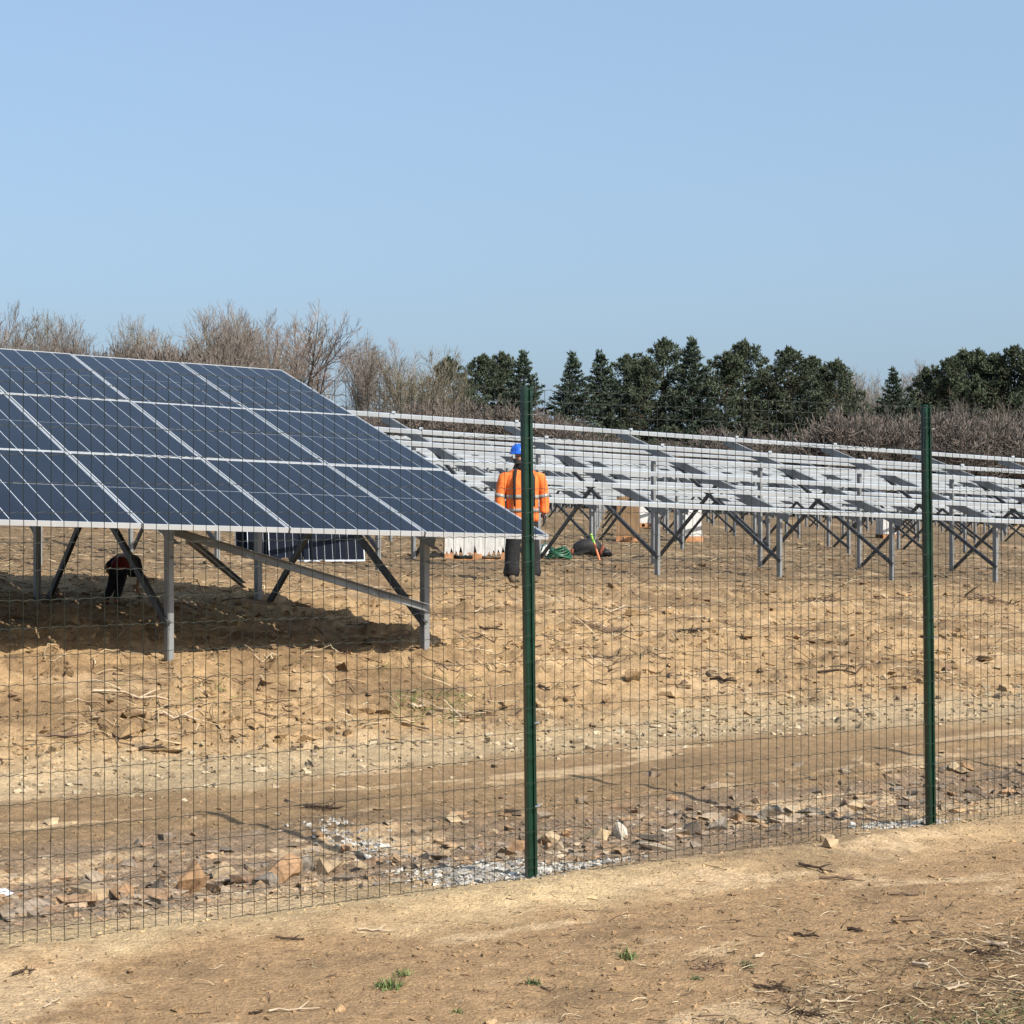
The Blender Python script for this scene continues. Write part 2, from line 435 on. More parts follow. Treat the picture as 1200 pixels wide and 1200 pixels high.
scatter_straw('straw_litter', 'thin straw scraps on the smooth earth before the fence', x, y, .012+.07*rng.random(n)**2.5, .0010+.0016*rng.random(n), pick(STRAW, n), .002, .1)
n = 9000
Xc = rng.uniform(.0, 2.4, n); Yc = rng.uniform(5.2, 7.4, n)
d = Xc-.63-.82*(Yc-5.39)+.5*fbm(Xc, Yc, .6, 3); a, v = av(Xc, Yc)
keep = (rng.random(n) < .05+.95*sstep(d, -.25, .55)) & (v < -.8); x, y = Xc[keep], Yc[keep]; n = len(x)
scatter_straw('dead_grass', 'tangled dead grass in the near right corner', x, y, .015+.085*rng.random(n)**2, .0010+.0016*rng.random(n), pick(STRAW+[(.05, .035, .022), (.09, .06, .04)], n, .3), .004, .16)
n = 1500
x = rng.uniform(1.0, 1.9, n); y = rng.uniform(5.2, 5.95, n); keep = rng.random(n) < sstep(x-1.5*(y-5.45)+.25*fbm(x, y, .25, 2), 1.15, 1.5); x, y = x[keep], y[keep]; n = len(x)
scatter_straw('grass', 'short green grass growing in the near right corner', x, y, .025+.035*rng.random(n), .0011+.001*rng.random(n), pick([(.07, .10, .03), (.10, .125, .045), (.16, .15, .07), (.24, .2, .12)], n), .003, .6, 'grassm')
# faint young grass on the bank under and right of the module table
n = 2600
Yc = rng.uniform(11.6, 13.6, n); Xc = rng.uniform(-2.6, -.2, n)
a, v = av(Xc, Yc); keep = rng.random(n) < sstep(fbm(Xc, Yc*2, .9, 2), .05, .4)*np.exp(-((v-4.6)/.5)**2); x, y = Xc[keep], Yc[keep]; n = len(x)
scatter_straw('grass', 'thin young grass on the bank in front of the module table', x, y, .03+.05*rng.random(n), .0025+.002*rng.random(n), pick([(.10, .12, .035), (.16, .16, .06)], n), .004, .9, 'grassm')

# ---------------------------------------------------------------- individual rocks
def rock_mesh(seed, flat=.7):
    """convex hull of a few scattered points: broken, flat-faced stone"""
    import bmesh
    r = np.random.default_rng(seed); P = r.normal(size=(10, 3)); P /= np.linalg.norm(P, axis=1, keepdims=True)
    P *= (.72+.28*r.random((len(P), 1))); P[:, 2] *= flat; P[:, 1] *= .8
    b = bmesh.new()
    for p in P: b.verts.new(p)
    res = bmesh.ops.convex_hull(b, input=b.verts)
    bmesh.ops.delete(b, geom=list({g for g in res['geom_interior'] if isinstance(g, bmesh.types.BMVert)}), context='VERTS')
    bmesh.ops.subdivide_edges(b, edges=b.edges[:], cuts=1, use_grid_fill=True); bmesh.ops.triangulate(b, faces=b.faces[:])
    b.verts.index_update()
    V = np.array([v.co[:] for v in b.verts]); Fc = np.array([[q.index for q in f.verts] for f in b.faces]); b.free()
    V += r.normal(size=V.shape)*.012
    return V, Fc
ROCKC = {'orange': (.27, .165, .090), 'tan': (.28, .205, .125), 'grey': (.175, .150, .120), 'white': (.40, .355, .29), 'dark': (.080, .063, .048), 'cream': (.35, .265, .165), 'brown': (.165, .108, .070)}
rock_me = {}
def rock_at(px, py, size, col, label, group=None, squash=.7, yaw=None, name='rock'):
    """rests on the ground where the photograph shows its foot (px, py)"""
    lo, hi = 5.2, 30.0
    for _ in range(40):
        Y = (lo+hi)/2; X = (px-600)/FPX*Y
        if ZC-(py-600)/FPX*Y > float(hfun(np.array([X]), np.array([Y]))[0]): lo = Y
        else: hi = Y
    key = (col, random.randrange(4))
    if key not in rock_me:
        V, Fc = rock_mesh(sum(map(ord, col))+key[1]*13)
        t = np.array(ROCKC[col])[None]*(1+.0*V[:, :1])
        rock_me[key] = np_mesh('rock', V, Fc, M['stones'], np.repeat(t, 1, 0))
    r = size*.62*Y/FPX
    o = link(name, rock_me[key], None, (X, Y+r*.5, hz(X, Y+r*.5)+r*squash*.30))
    o.scale = (r*1.1, r*1.1, r*squash*1.45); o.rotation_euler = (random.uniform(-.35, .35), random.uniform(-.35, .35), yaw if yaw is not None else random.uniform(0, 6.28))
    return tag(o, label, 'rock', group)
GR = 'rocks in the rubble strip along the fence'
rock_at(112, 1056, 62, 'tan', 'broad flat tan rock in the rubble near the left end of the fence', GR, .55)
rock_at(142, 1054, 30, 'orange', 'wedge shaped orange rock beside the broad flat tan rock', GR, .8)
rock_at(223, 1050, 46, 'orange', 'tall rust orange rock standing in the rubble strip', GR, 1.25)
rock_at(262, 1034, 34, 'tan', 'yellowish block of rock right of the tall rust orange rock', GR, .9)
rock_at(286, 1040, 34, 'brown', 'reddish brown rock beside the yellowish block', GR, .9)
rock_at(330, 1030, 44, 'orange', 'pointed light orange rock left of the grey rocks', GR, 1.1)
rock_at(352, 1022, 32, 'grey', 'grey slab leaning against the pointed light orange rock', GR, 1.0)
rock_at(385, 1024, 36, 'tan', 'tan rock at the right end of the left rubble heap', GR, .8)
rock_at(182, 1050, 40, 'dark', 'dark split rock left of the tall rust orange rock', GR, .7)
rock_at(310, 1038, 30, 'grey', 'grey brown rock before the pointed light orange rock', GR, .8)
rock_at(605, 1000, 30, 'orange', 'tan orange rock just left of the left green fence post', GR, .75)
rock_at(641, 992, 26, 'cream', 'cream rounded rock just right of the left green fence post', GR, .95)
rock_at(700, 984, 34, 'cream', 'pale sloping rock left of the bright white rock', GR, .7)
rock_at(727, 984, 26, 'white', 'bright white jagged rock in the rubble strip', GR, 1.0)
rock_at(766, 988, 32, 'dark', 'dark olive flat rock right of the bright white rock', GR, .6)
rock_at(790, 978, 32, 'white', 'pale peaked rock right of the dark olive flat rock', GR, .9)
rock_at(810, 976, 24, 'dark', 'small dark rock beside the pale peaked rock', GR, .7)
rock_at(838, 972, 36, 'grey', 'grey block in the rubble between the two green posts', GR, .8)
rock_at(862, 962, 36, 'orange', 'reddish rock right of the grey block', GR, .7)
rock_at(905, 958, 34, 'grey', 'long grey rock in the rubble right of the reddish rock', GR, .6)
rock_at(948, 956, 34, 'grey', 'blue grey slab left of the right green post', GR, .5)
rock_at(1000, 954, 30, 'cream', 'pale flat rock near the right green post', GR, .5)
rock_at(975, 994, 24, 'tan', 'tan clod shaped rock in front of the fence mesh', GR, .8)
rock_at(970, 986, 15, 'cream', 'pale splintered rock resting on the tan clod shaped rock', GR, 1.1)
rock_at(60, 966, 24, 'cream', 'pale flat stone alone on the track at the left', GR, .4)
rock_at(650, 1016, 12, 'white', 'small white chip right of the left post foot', GR, .6)
for i in range(34):
    px = random.uniform(0, 1190)
    fy = 1105-px*.122-random.uniform(34, 80) if px < 520 else 1105-px*.125-random.uniform(24, 78)
    c = random.choice(['tan', 'grey', 'cream', 'brown', 'orange', 'dark'])
    nm = {'tan': 'small tan stone', 'grey': 'small grey stone', 'cream': 'small cream stone', 'brown': 'small brown stone', 'orange': 'small orange stone', 'dark': 'small dark stone'}[c]
    rock_at(px, fy, random.uniform(9, 20), c, nm+' among the rubble behind the wire fence', nm+'s in the rubble', .6)
for i in range(30):
    px = random.uniform(10, 1190); fy = random.uniform(690, 850)
    c = random.choice(['tan', 'cream', 'brown'])
    rock_at(px, fy, random.uniform(7, 14), c, 'small %s stone lying on the sandy bank' % c, '%s stones on the bank' % c, .6)

# ---------------------------------------------------------------- twigs and sticks one can pick out
def twig(px, py, ang, ln, rad, col, label, group='loose twigs on the earth', fork=True):
    lo, hi = 5.2, 30.0
    for _ in range(40):
        Y = (lo+hi)/2; X = (px-600)/FPX*Y
        if ZC-(py-600)/FPX*Y > hz(X, Y): lo = Y
        else: hi = Y
    mb = MB(); L = ln*Y/FPX; rr = rad*Y/FPX/2
    d = Vector((math.cos(ang), math.sin(ang), 0)); s = Vector((-d.y, d.x, 0)); pts = []
    if rad >= 6 and col is not PALE:
        for q in range(26):
            c0 = d*random.gauss(0, L*.22)+s*random.gauss(0, L*.12); e = (d*random.gauss(0, 1)+s*random.gauss(0, .6)+Vector((0, 0, random.uniform(-.1, .5)))).normalized()
            l2 = L*random.uniform(.12, .4); c0.z = hz(X+c0.x, Y+c0.y)-hz(X, Y)+L*.03; m_ = c0+e*l2*.5+Vector((random.gauss(0, l2*.1), random.gauss(0, l2*.1), random.gauss(0, l2*.08)))
            w_ = L*random.uniform(.008, .022)
            mb.tube([c0-e*l2*.1, m_, c0+e*l2], [w_, w_*.8, w_*.3], 4)
        rr *= .35
    for i in range(6):
        t = i/5-.5
        p = d*(L*t)+s*(L*.07*random.uniform(-1, 1))
        p.z = hz(X+p.x, Y+p.y)-hz(X, Y)+rr+L*.05*random.random()
        pts.append(p)
    mb.tube(pts, [rr*(1-.5*i/5) for i in range(6)], 5)
    if fork:
        p0 = pts[3]; mb.tube([p0, p0+d*L*.12+s*L*.10+Vector((0, 0, L*.06)), p0+d*L*.2+s*L*.2+Vector((0, 0, L*.09))], [rr*.7, rr*.55, rr*.3], 5)
    me = mb.mesh('twig', M['litter'])
    ca = me.color_attributes.new('tint', 'FLOAT_COLOR', 'POINT')
    ca.data.foreach_set('color', np.tile(np.array([*col, 1], np.float32), len(me.vertices)))
    o = link('twig', me, None, (X, Y, hz(X, Y)))
    return tag(o, label, 'twig', group)
PALE, DARK, MID = (.38, .30, .21), (.05, .034, .024), (.14, .095, .065)
twig(70, 865, .25, 60, 5, MID, 'grey forked branch lying on the bank at the far left')
twig(155, 818, .05, 90, 4, PALE, 'long pale stick on the bank below the shadow of the table')
twig(210, 843, -.05, 60, 4, PALE, 'pale stick lying level on the bank left of centre')
twig(180, 880, .2, 34, 5, DARK, 'short dark stick on the gold sand at the left')
twig(320, 842, .15, 44, 3, MID, 'thin twig under the faint green grass')
twig(490, 830, .3, 16, 5, PALE, 'short pale splinter on the brown bank')
twig(845, 800, -.7, 40, 5, DARK, 'dark forked twig on the bank between the green posts')
twig(985, 785, .3, 60, 3, DARK, 'dark thin twig on the right part of the bank')
twig(810, 742, -.6, 34, 9, DARK, 'dark root clump on the upper bank')
twig(700, 738, -.15, 60, 6, MID, 'grey brushwood on the upper bank right of the left post')
twig(965, 705, .1, 44, 6, MID, 'grey brushwood below the racks at the right')
twig(1160, 706, .0, 60, 6, MID, 'brown root on the bank at the right edge')
twig(720, 716, -.1, 44, 3, PALE, 'thin pale stalk on the bank below the racks')
twig(576, 740, -.4, 30, 3, DARK, 'dark twig left of the left green post')
twig(638, 808, -.8, 16, 4, DARK, 'tiny dark twig right of the left green post')
twig(380, 948, .2, 44, 10, DARK, 'dark root clump on the track')
twig(340, 1102, -.05, 34, 3, DARK, 'fine dark twig on the cream sand below the fence')
twig(440, 1092, .1, 40, 3, PALE, 'faint pale stalk on the smooth earth')
twig(955, 1020, -.75, 44, 4, DARK, 'dark bent twig in front of the tan clod shaped rock')
twig(985, 1032, -.25, 50, 4, MID, 'brown twig trailing right over the smooth earth')
twig(1060, 1050, -.1, 40, 4, MID, 'short curved twig on the earth below the right post')
twig(1065, 1080, .35, 44, 4, MID, 'forked grey twig on the earth near the right edge')
twig(1002, 1092, -.6, 20, 5, DARK, 'small dark stick end on the earth')
twig(945, 1098, -.5, 32, 4, DARK, 'dark slanting twig on the earth left of the dead grass')
twig(830, 1135, .55, 52, 6, MID, 'curved grey twig rising to the left of the green sprig')
twig(890, 1122, .9, 22, 4, PALE, 'pale sliver beside the green sprig')
twig(905, 1158, -.3, 44, 6, DARK, 'dark forked stick in the litter')
twig(945, 1190, -.75, 52, 11, DARK, 'thick dark branch at the lower edge')
twig(1080, 1134, -1.0, 28, 6, PALE, 'pale stub of wood in the dead grass')
twig(1122, 1160, .55, 38, 4, PALE, 'pale straight stalk sloping up in the dead grass')
twig(1150, 1118, -.8, 44, 7, DARK, 'dark tangled stem in the dead grass')
twig(1170, 1110, -.9, 30, 6, PALE, 'pale broken stem beside the dark tangled stem')
twig(985, 1176, -.1, 44, 4, PALE, 'long pale stalk flat in the litter')
twig(640, 1160, -1.1, 22, 3, MID, 'hooked twig below the small green sprig')
twig(300, 1188, .2, 16, 9, DARK, 'small dark clump on the smooth earth at the bottom')
twig(345, 1186, .2, 60, 3, PALE, 'wavy pale stalk on the smooth earth at the bottom')
twig(60, 1178, 1.35, 40, 3, PALE, 'thin pale stalk near the lower left corner')
twig(28, 1140, .8, 30, 10, DARK, 'dark clump of roots in the pale sand at the lower left')

# ---------------------------------------------------------------- grass tufts
def tuft(px, py, wpx, nb, cols, label):
    Y = ZC*FPX/(py-600); X = (px-600)/FPX*Y; w = wpx*Y/FPX
    V, Fc, T = [], [], []
    for i in range(nb):
        ox = random.gauss(0, w*.17); oy = random.gauss(0, w*.2); an = random.uniform(0, 6.28)
        L = w*random.uniform(.18, .40); lean = random.uniform(.35, 1.25); wd = .0024
        d = Vector((math.cos(an), math.sin(an), 0)); s = Vector((-d.y, d.x, 0))
        b = len(V); zb = hz(X+ox, Y+oy)-hz(X, Y)
        for t in (0, .5, 1):
            p = Vector((ox, oy, zb))+d*(L*math.sin(lean)*t)+Vector((0, 0, L*(math.cos(lean)*t-.25*t*t*lean)))
            ww = wd*(1-.8*t); V += [p-s*ww, p+s*ww]
        Fc += [(b, b+1, b+3, b+2), (b+2, b+3, b+5, b+4)]
        T += [random.choice(cols)]*6
    o = link('grass_tuft', np_mesh('grass_tuft', np.array([v_[:] for v_ in V]), np.array(Fc), M['grassm'], np.array(T)), None, (X, Y, hz(X, Y)))
    return tag(o, label, 'grass tuft', 'green tufts on the bare earth')
GC = [(.06, .10, .022), (.09, .135, .035), (.12, .155, .05), (.19, .17, .08)]
tuft(455, 1158, 44, 150, GC, 'largest green grass tuft on the smooth bare earth')
tuft(472, 1144, 30, 50, GC, 'small grass tuft just behind the largest green tuft')
tuft(735, 1122, 38, 80, GC, 'green tuft with straw blades below the middle of the fence')
tuft(626, 1152, 28, 60, [(.04, .07, .018), (.065, .095, .03)], 'small round green sprig below the left green post')
tuft(538, 1187, 18, 30, GC, 'tiny grass sprig at the bottom centre')
tuft(876, 1133, 32, 60, [(.06, .085, .03), (.12, .12, .06)], 'faint green sprig among twigs left of the dead grass')
tuft(815, 1150, 22, 30, [(.06, .085, .03), (.12, .12, .06)], 'faint small sprig below the curved grey twig')

# ---------------------------------------------------------------- wire fence
fence = thing('wire_fence', (P1[0], P1[1], 0), 'dark green welded wire mesh fence on green steel posts', 'fence')
FDv = Vector((*FD, 0)); FNv = Vector((*FN, 0)); UP = Vector((0, 0, 1))
def post_profile():             # bekaert style: round back, two rails and a groove on the front
    w, d = .030, .030
    pts = [(-w, -.020), (-w+.006, -.026), (-.010, -.026), (-.008, -.016), (.008, -.016), (.010, -.026), (w-.006, -.026), (w, -.020)]
    for i in range(9):
        t = math.pi*i/8; pts.append((.027*math.cos(t), .006+.022*math.sin(t)))
    return pts
PP = [(x*.78, y*.8) for x, y in post_profile()]
mbp = MB(); mbp.prism(PP, Vector((0, 0, 0)), FDv, FNv, UP, -.4, 2.005)
post_me = mbp.mesh('post', M['green'])
cap = MB(); cap.prism([(x*1.08, y*1.08) for x, y in PP], Vector((0, 0, 0)), FDv, FNv, UP, 2.006, 2.016); cap_me = cap.mesh('post_cap', M['green'])
clipm = MB()
clipm.tube([FDv*.027+FNv*-.010, FDv*.029-FNv*.030, FDv*.015-FNv*.036, FDv*.003-FNv*.032], .0028, 5); clip_me = clipm.mesh('clip', M['clip'])
for i in range(-1, 3):
    p = link('post', post_me, fence, FDv*(2.299*i))
    p.rotation_euler = (R(-.15), R(-.62), 0)
    link('post_cap', cap_me, p)
    for z in (1.9, 1.0 if i else 1.4, .64 if i == 0 else .9, .3):
        link('clip', clip_me, p, (0, 0, z))
WS = .0483
def wire_row(z):
    mb = MB(); pts = []; na = int(7.48/(WS/2)); sag = random.uniform(.0, .012); ph = random.uniform(0, 6)
    for i in range(na+1):
        a_ = -2.9+i*WS/2
        zz = z+(.0035 if i % 2 else -.0015)-sag*math.sin(a_*1.36+ph)*.6+random.uniform(-.0012, .0012)
        pts.append(FDv*a_-FNv*(.034+.004*math.sin(a_*3+z*5)+(.003 if i % 2 else 0))+UP*max(zz, .004))
    mb.tube(pts, .00155, 4)
    return mb
ZR = [2.0, 1.95, 1.9]+[1.8-.1*i for i in range(18)]+[.055, .012]
for z in ZR: wire_row(z).build('horizontal_wire', M['wire'], fence)
vw = []
for k in range(5):
    mb = MB(); pts = [FDv*(random.uniform(-.0015, .0015))-FNv*(.034+.002*random.uniform(-1, 1))+UP*(z) for z in [-.03]+ZR[::-1]]
    mb.tube(pts, .00155, 4); vw.append(mb.mesh('vertical_wire', M['wire']))
for i in range(int(7.48/WS)+1):
    a_ = -2.9+WS*i
    link('vertical_wire', vw[i % 5], fence, FDv*a_-FNv*(.004*math.sin(a_*3)))

# ---------------------------------------------------------------- solar mounting rows
RH = Vector((.8573, .5149, 0)); UH = Vector((-.5149, .8573, 0))
TAU = R(17.4)
def axes(slope):
    r = Vector((RH.x, RH.y, slope)).normalized()
    u = Vector((UH.x*math.cos(TAU), UH.y*math.cos(TAU), math.sin(TAU)))
    u = (u-r*u.dot(r)).normalized()
    return r, u, r.cross(u)
def c_channel(mb, o, X, Y, Z, w, f, L0, L1, t=.005):   # web in Y (size w), flanges in +X (size f), run along Z
    prof = [(0, -w/2), (f, -w/2), (f, -w/2+t), (t, -w/2+t), (t, w/2-t), (f, w/2-t), (f, w/2), (0, w/2)]
    mb.prism(prof, o, X, Y, Z, L0, L1)
_frame_cache = {}
def frame_meshes(slope):
    """meshes of one trestle, origin at the module plane's lower edge"""
    if slope in _frame_cache: return _frame_cache[slope]
    r, u, nn = axes(slope); out = {}
    def pt(t, n, s=0): return u*t+nn*n+r*s
    ft, rt = .7, 4.1
    fp = pt(ft, -.10); rp = pt(rt, -.10)
    mb = MB(); c_channel(mb, Vector((fp.x, fp.y, 0)), RH, UH, UP, .078, .044, fp.z-1.55, fp.z-.02); out['front_post'] = mb.mesh('front_post', M['galv'])
    mb = MB(); c_channel(mb, Vector((rp.x, rp.y, 0)), RH, UH, UP, .078, .044, rp.z-2.75, rp.z-.02); out['rear_post'] = mb.mesh('rear_post', M['galv'])
    mb = MB(); c_channel(mb, pt(0, -.150, -.056), r, nn, u, .115, .05, .36, 5.05); out['rafter'] = mb.mesh('rafter', M['galv'])
    lo = Vector((fp.x, fp.y, fp.z-.75))-RH*.012
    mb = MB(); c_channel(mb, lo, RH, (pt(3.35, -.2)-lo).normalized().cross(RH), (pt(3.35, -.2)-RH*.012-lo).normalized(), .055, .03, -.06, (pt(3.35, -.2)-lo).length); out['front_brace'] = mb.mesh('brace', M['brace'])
    lo = Vector((rp.x, rp.y, rp.z-1.85))+RH*.062
    e = pt(2.3, -.17)+RH*.062
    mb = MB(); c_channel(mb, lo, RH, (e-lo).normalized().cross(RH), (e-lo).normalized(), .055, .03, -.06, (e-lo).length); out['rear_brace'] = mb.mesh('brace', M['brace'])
    mb = MB()
    for z in (.12, .3):
        q = Vector((fp.x, fp.y, fp.z-z))+RH*.03-UH*.052; mb.box(q.x-.008, q.x+.008, q.y-.006, q.y+.006, q.z-.008, q.z+.008)
    out['bolt'] = mb.mesh('bolt', M['bolt'])
    _frame_cache[slope] = out
    return out
PT = (.4, 1.32, 2.1, 3.05, 3.8, 4.75)
def rack(E, slope, s0, s1, spacing, label, first=0., bolts=False, clamp_me=None, purlin_h=.052, group='rows of module racks without modules'):
    """E: point on the module plane's lower edge at s=0"""
    t = thing('module_rack', E, label, 'module rack', group)
    r, u, nn = axes(slope); fm = frame_meshes(slope)
    i0 = math.ceil((s0-first)/spacing); i1 = math.floor((s1-first)/spacing)
    for i in range(i0, i1+1):
        o = r*(first+i*spacing)
        for k in ('front_post', 'rear_post', 'rafter', 'front_brace', 'rear_brace'):
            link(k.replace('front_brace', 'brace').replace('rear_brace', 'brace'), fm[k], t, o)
        if bolts: link('bolt', fm['bolt'], t, o)
        if clamp_me is not None:
            for q in (PT[4], PT[5]): link('clamp', clamp_me, t, o+u*q+nn*.005)
    for q in PT:
        mb = MB(); c_channel(mb, u*q+nn*(-.052), u, nn, r, purlin_h+.008, .05, first+i0*spacing-.45, first+i1*spacing+.45)
        mb.build('purlin', M['purlin'], t)
    return t
# nearest bare rack row: fitted to the photograph
E1 = Vector((2.385, 25.23, 1.52))
mb = MB(); mb.box(-.045, .01, -.02, .02, -.01, .022); clamp_mesh = mb.mesh('clamp', M['purlin'])
rack(E1, -.036, -13.5, 12.2, 2.2, 'nearest bare galvanised rack row, just behind the worker in orange', clamp_me=clamp_mesh)
names = ['second', 'third', 'fourth', 'fifth', 'sixth', 'seventh', 'eighth']
for k in range(7):
    off = 8.84*(k+1)
    base = Vector((E1.x, E1.y, 0))+UH*off
    # slide along the row so that s=0 sits on the camera axis
    s = -base.x/RH.x; base = base+RH*s; D = base.y
    z = float(hfun(np.array([base.x]), np.array([base.y]), False)[0])
    gnd = lambda q: float(hfun(np.array([base.x+RH.x*q]), np.array([base.y+RH.y*q]), False)[0])
    slope = round((gnd(.25*D)-gnd(-.1*D))/(.35*D), 3)
    E = Vector((base.x, base.y, gnd(0)+.80))
    rack(E, slope, -.33*D-3, .45*D+1, 2.2, '%s bare galvanised rack row counted from the front' % names[k], first=.7*k % 2.2)

# ---------------------------------------------------------------- table with modules, at the left
B = Vector((.2838, 13.62, 1.332))
table = thing('solar_table', B, 'table of dark solar modules in three rows on steel trestles at left', 'solar table')
r_, u_, n_ = axes(-.029)
fm = frame_meshes(-.029)
PW, PL = 1.05, 1.747                       # module pitch along and up the table
for i in range(4):
    o = r_*(-.70-2.03*i)-n_*.04
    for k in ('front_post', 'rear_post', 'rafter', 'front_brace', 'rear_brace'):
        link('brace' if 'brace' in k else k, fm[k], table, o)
    link('bolt', fm['bolt'], table, o)
for q in PT:
    mb = MB(); c_channel(mb, u_*q+n_*(-.085), u_, n_, r_, .085, .05, -7.3, -.04)
    mb.build('purlin', M['purlin'], table)
MWID, MLEN, MT = 1.034, 1.729, .035
def module_meshes():
    X, Y, Z, O = r_, u_, n_, Vector((0, 0, 0))
    mb = MB(); fw = .009
    mb.obox(O, X, Y, Z, 0, MWID, 0, fw, -MT, 0); mb.obox(O, X, Y, Z, 0, MWID, MLEN-fw, MLEN, -MT, 0)
    mb.obox(O, X, Y, Z, 0, fw, fw, MLEN-fw, -MT, 0); mb.obox(O, X, Y, Z, MWID-fw, MWID, fw, MLEN-fw, -MT, 0)
    fr = mb.mesh('module_frame', M['alu'])
    mb = MB(); mb.obox(O, X, Y, Z, fw, MWID-fw, fw, MLEN-fw, -.012, -.005); bk = mb.mesh('solar_module', M['back'])
    cells = []; m0 = .0125; cw = (MWID-2*m0)/6; gap = .0072
    for h in range(2):
        for c in range(6):
            mb = MB(); x0 = m0+c*cw+gap/2; x1 = m0+(c+1)*cw-gap/2
            y0 = .016 if h == 0 else MLEN/2+.005; y1 = MLEN/2-.005 if h == 0 else MLEN-.016
            mb.obox(O, X, Y, Z, x0, x1, y0, y1, -.0049, -.0035)
            cells.append(mb.mesh('cell_strip', M['cell']))
    return fr, bk, cells
fr_me, bk_me, cell_me = module_meshes()
for c in range(7):
    for row in range(3):
        o = r_*(-(c+1)*PW+.008)+u_*(row*PL+.004)
        jit = n_*random.uniform(-.003, .003)
        p = link('solar_module', bk_me, table, o+jit)
        link('module_frame', fr_me, p)
        for cm in cell_me: link('cell_strip', cm, p)
# loose steel channel slung between the two front posts
bA = at(200, 622, 12.72)-B; bB = at(499, 712, 13.74)-B
mb = MB(); d = (bB-bA).normalized(); c_channel(mb, bA, UH*-1, d.cross(UH*-1), d, .056, .045, 0, (bB-bA).length)
mb.build('slung_channel', M['galv'], table)
bA = at(217, 631, 12.9)-B; bB = at(284, 686, 16.7)-B
mb = MB(); d = (bB-bA).normalized(); c_channel(mb, bA, RH, d.cross(RH), d, .055, .04, 0, (bB-bA).length)
mb.build('row_brace', M['galv'], table)

# ---------------------------------------------------------------- people
def skin_body(name, nodes, edges, m, parent, root='pelvis', sub=2):
    me = bpy.data.meshes.new(name); keys = list(nodes)
    me.from_pydata([nodes[k][0] for k in keys], [(keys.index(a), keys.index(b)) for a, b in edges] if False else [(keys.index(a), keys.index(b)) for a, b in edges], [])
    o = bpy.data.objects.new(name, me); COL.objects.link(o)
    md = o.modifiers.new('skin', 'SKIN'); md.use_smooth_shade = True
    if not me.skin_vertices: me.skin_vertices.new()
    for i, k in enumerate(keys):
        rr = nodes[k][1]
        me.skin_vertices[0].data[i].radius = rr if isinstance(rr, tuple) else (rr, rr)
        me.skin_vertices[0].data[i].use_root = (k == root)
    sb = o.modifiers.new('sub', 'SUBSURF'); sb.levels = sub; sb.render_levels = sub
    dg = bpy.context.evaluated_depsgraph_get()
    ev = bpy.data.meshes.new_from_object(o.evaluated_get(dg))
    ev.name = name; bpy.data.objects.remove(o)
    ev.materials.clear(); ev.materials.append(m)
    return link(name, ev, parent)
def hand_nodes(pre, w, d, thumb, palm):
    """chains for a relaxed hand: wrist w, direction d of the fingers, thumb side, palm normal"""
    w = Vector(w); d = Vector(d).normalized(); th = Vector(thumb).normalized(); pn = Vector(palm).normalized()
    N, E = {}, []
    N[pre+'palm'] = (w+d*.05, (.036, .020)); E.append((pre+'wrist', pre+'palm'))
    for i, (off, L) in enumerate(((.030, .075), (.010, .085), (-.010, .078), (-.029, .060))):
        k = pre+'finger%d' % i
        a_ = w+d*.092+th*off
        N[k+'a'] = (a_, .0095); N[k+'b'] = (a_+d*L*.5+pn*L*.16, .0085); N[k+'c'] = (a_+d*L*.85+pn*L*.46, .007)
        E += [(pre+'palm', k+'a'), (k+'a', k+'b'), (k+'b', k+'c')]
    k = pre+'thumb'
    N[k+'a'] = (w+d*.045+th*.042, .011); N[k+'b'] = (w+d*.078+th*.060+pn*.012, .0095); N[k+'c'] = (w+d*.103+th*.062+pn*.022, .008)
    E += [(pre+'palm', k+'a'), (k+'a', k+'b'), (k+'b', k+'c')]
    return N, E
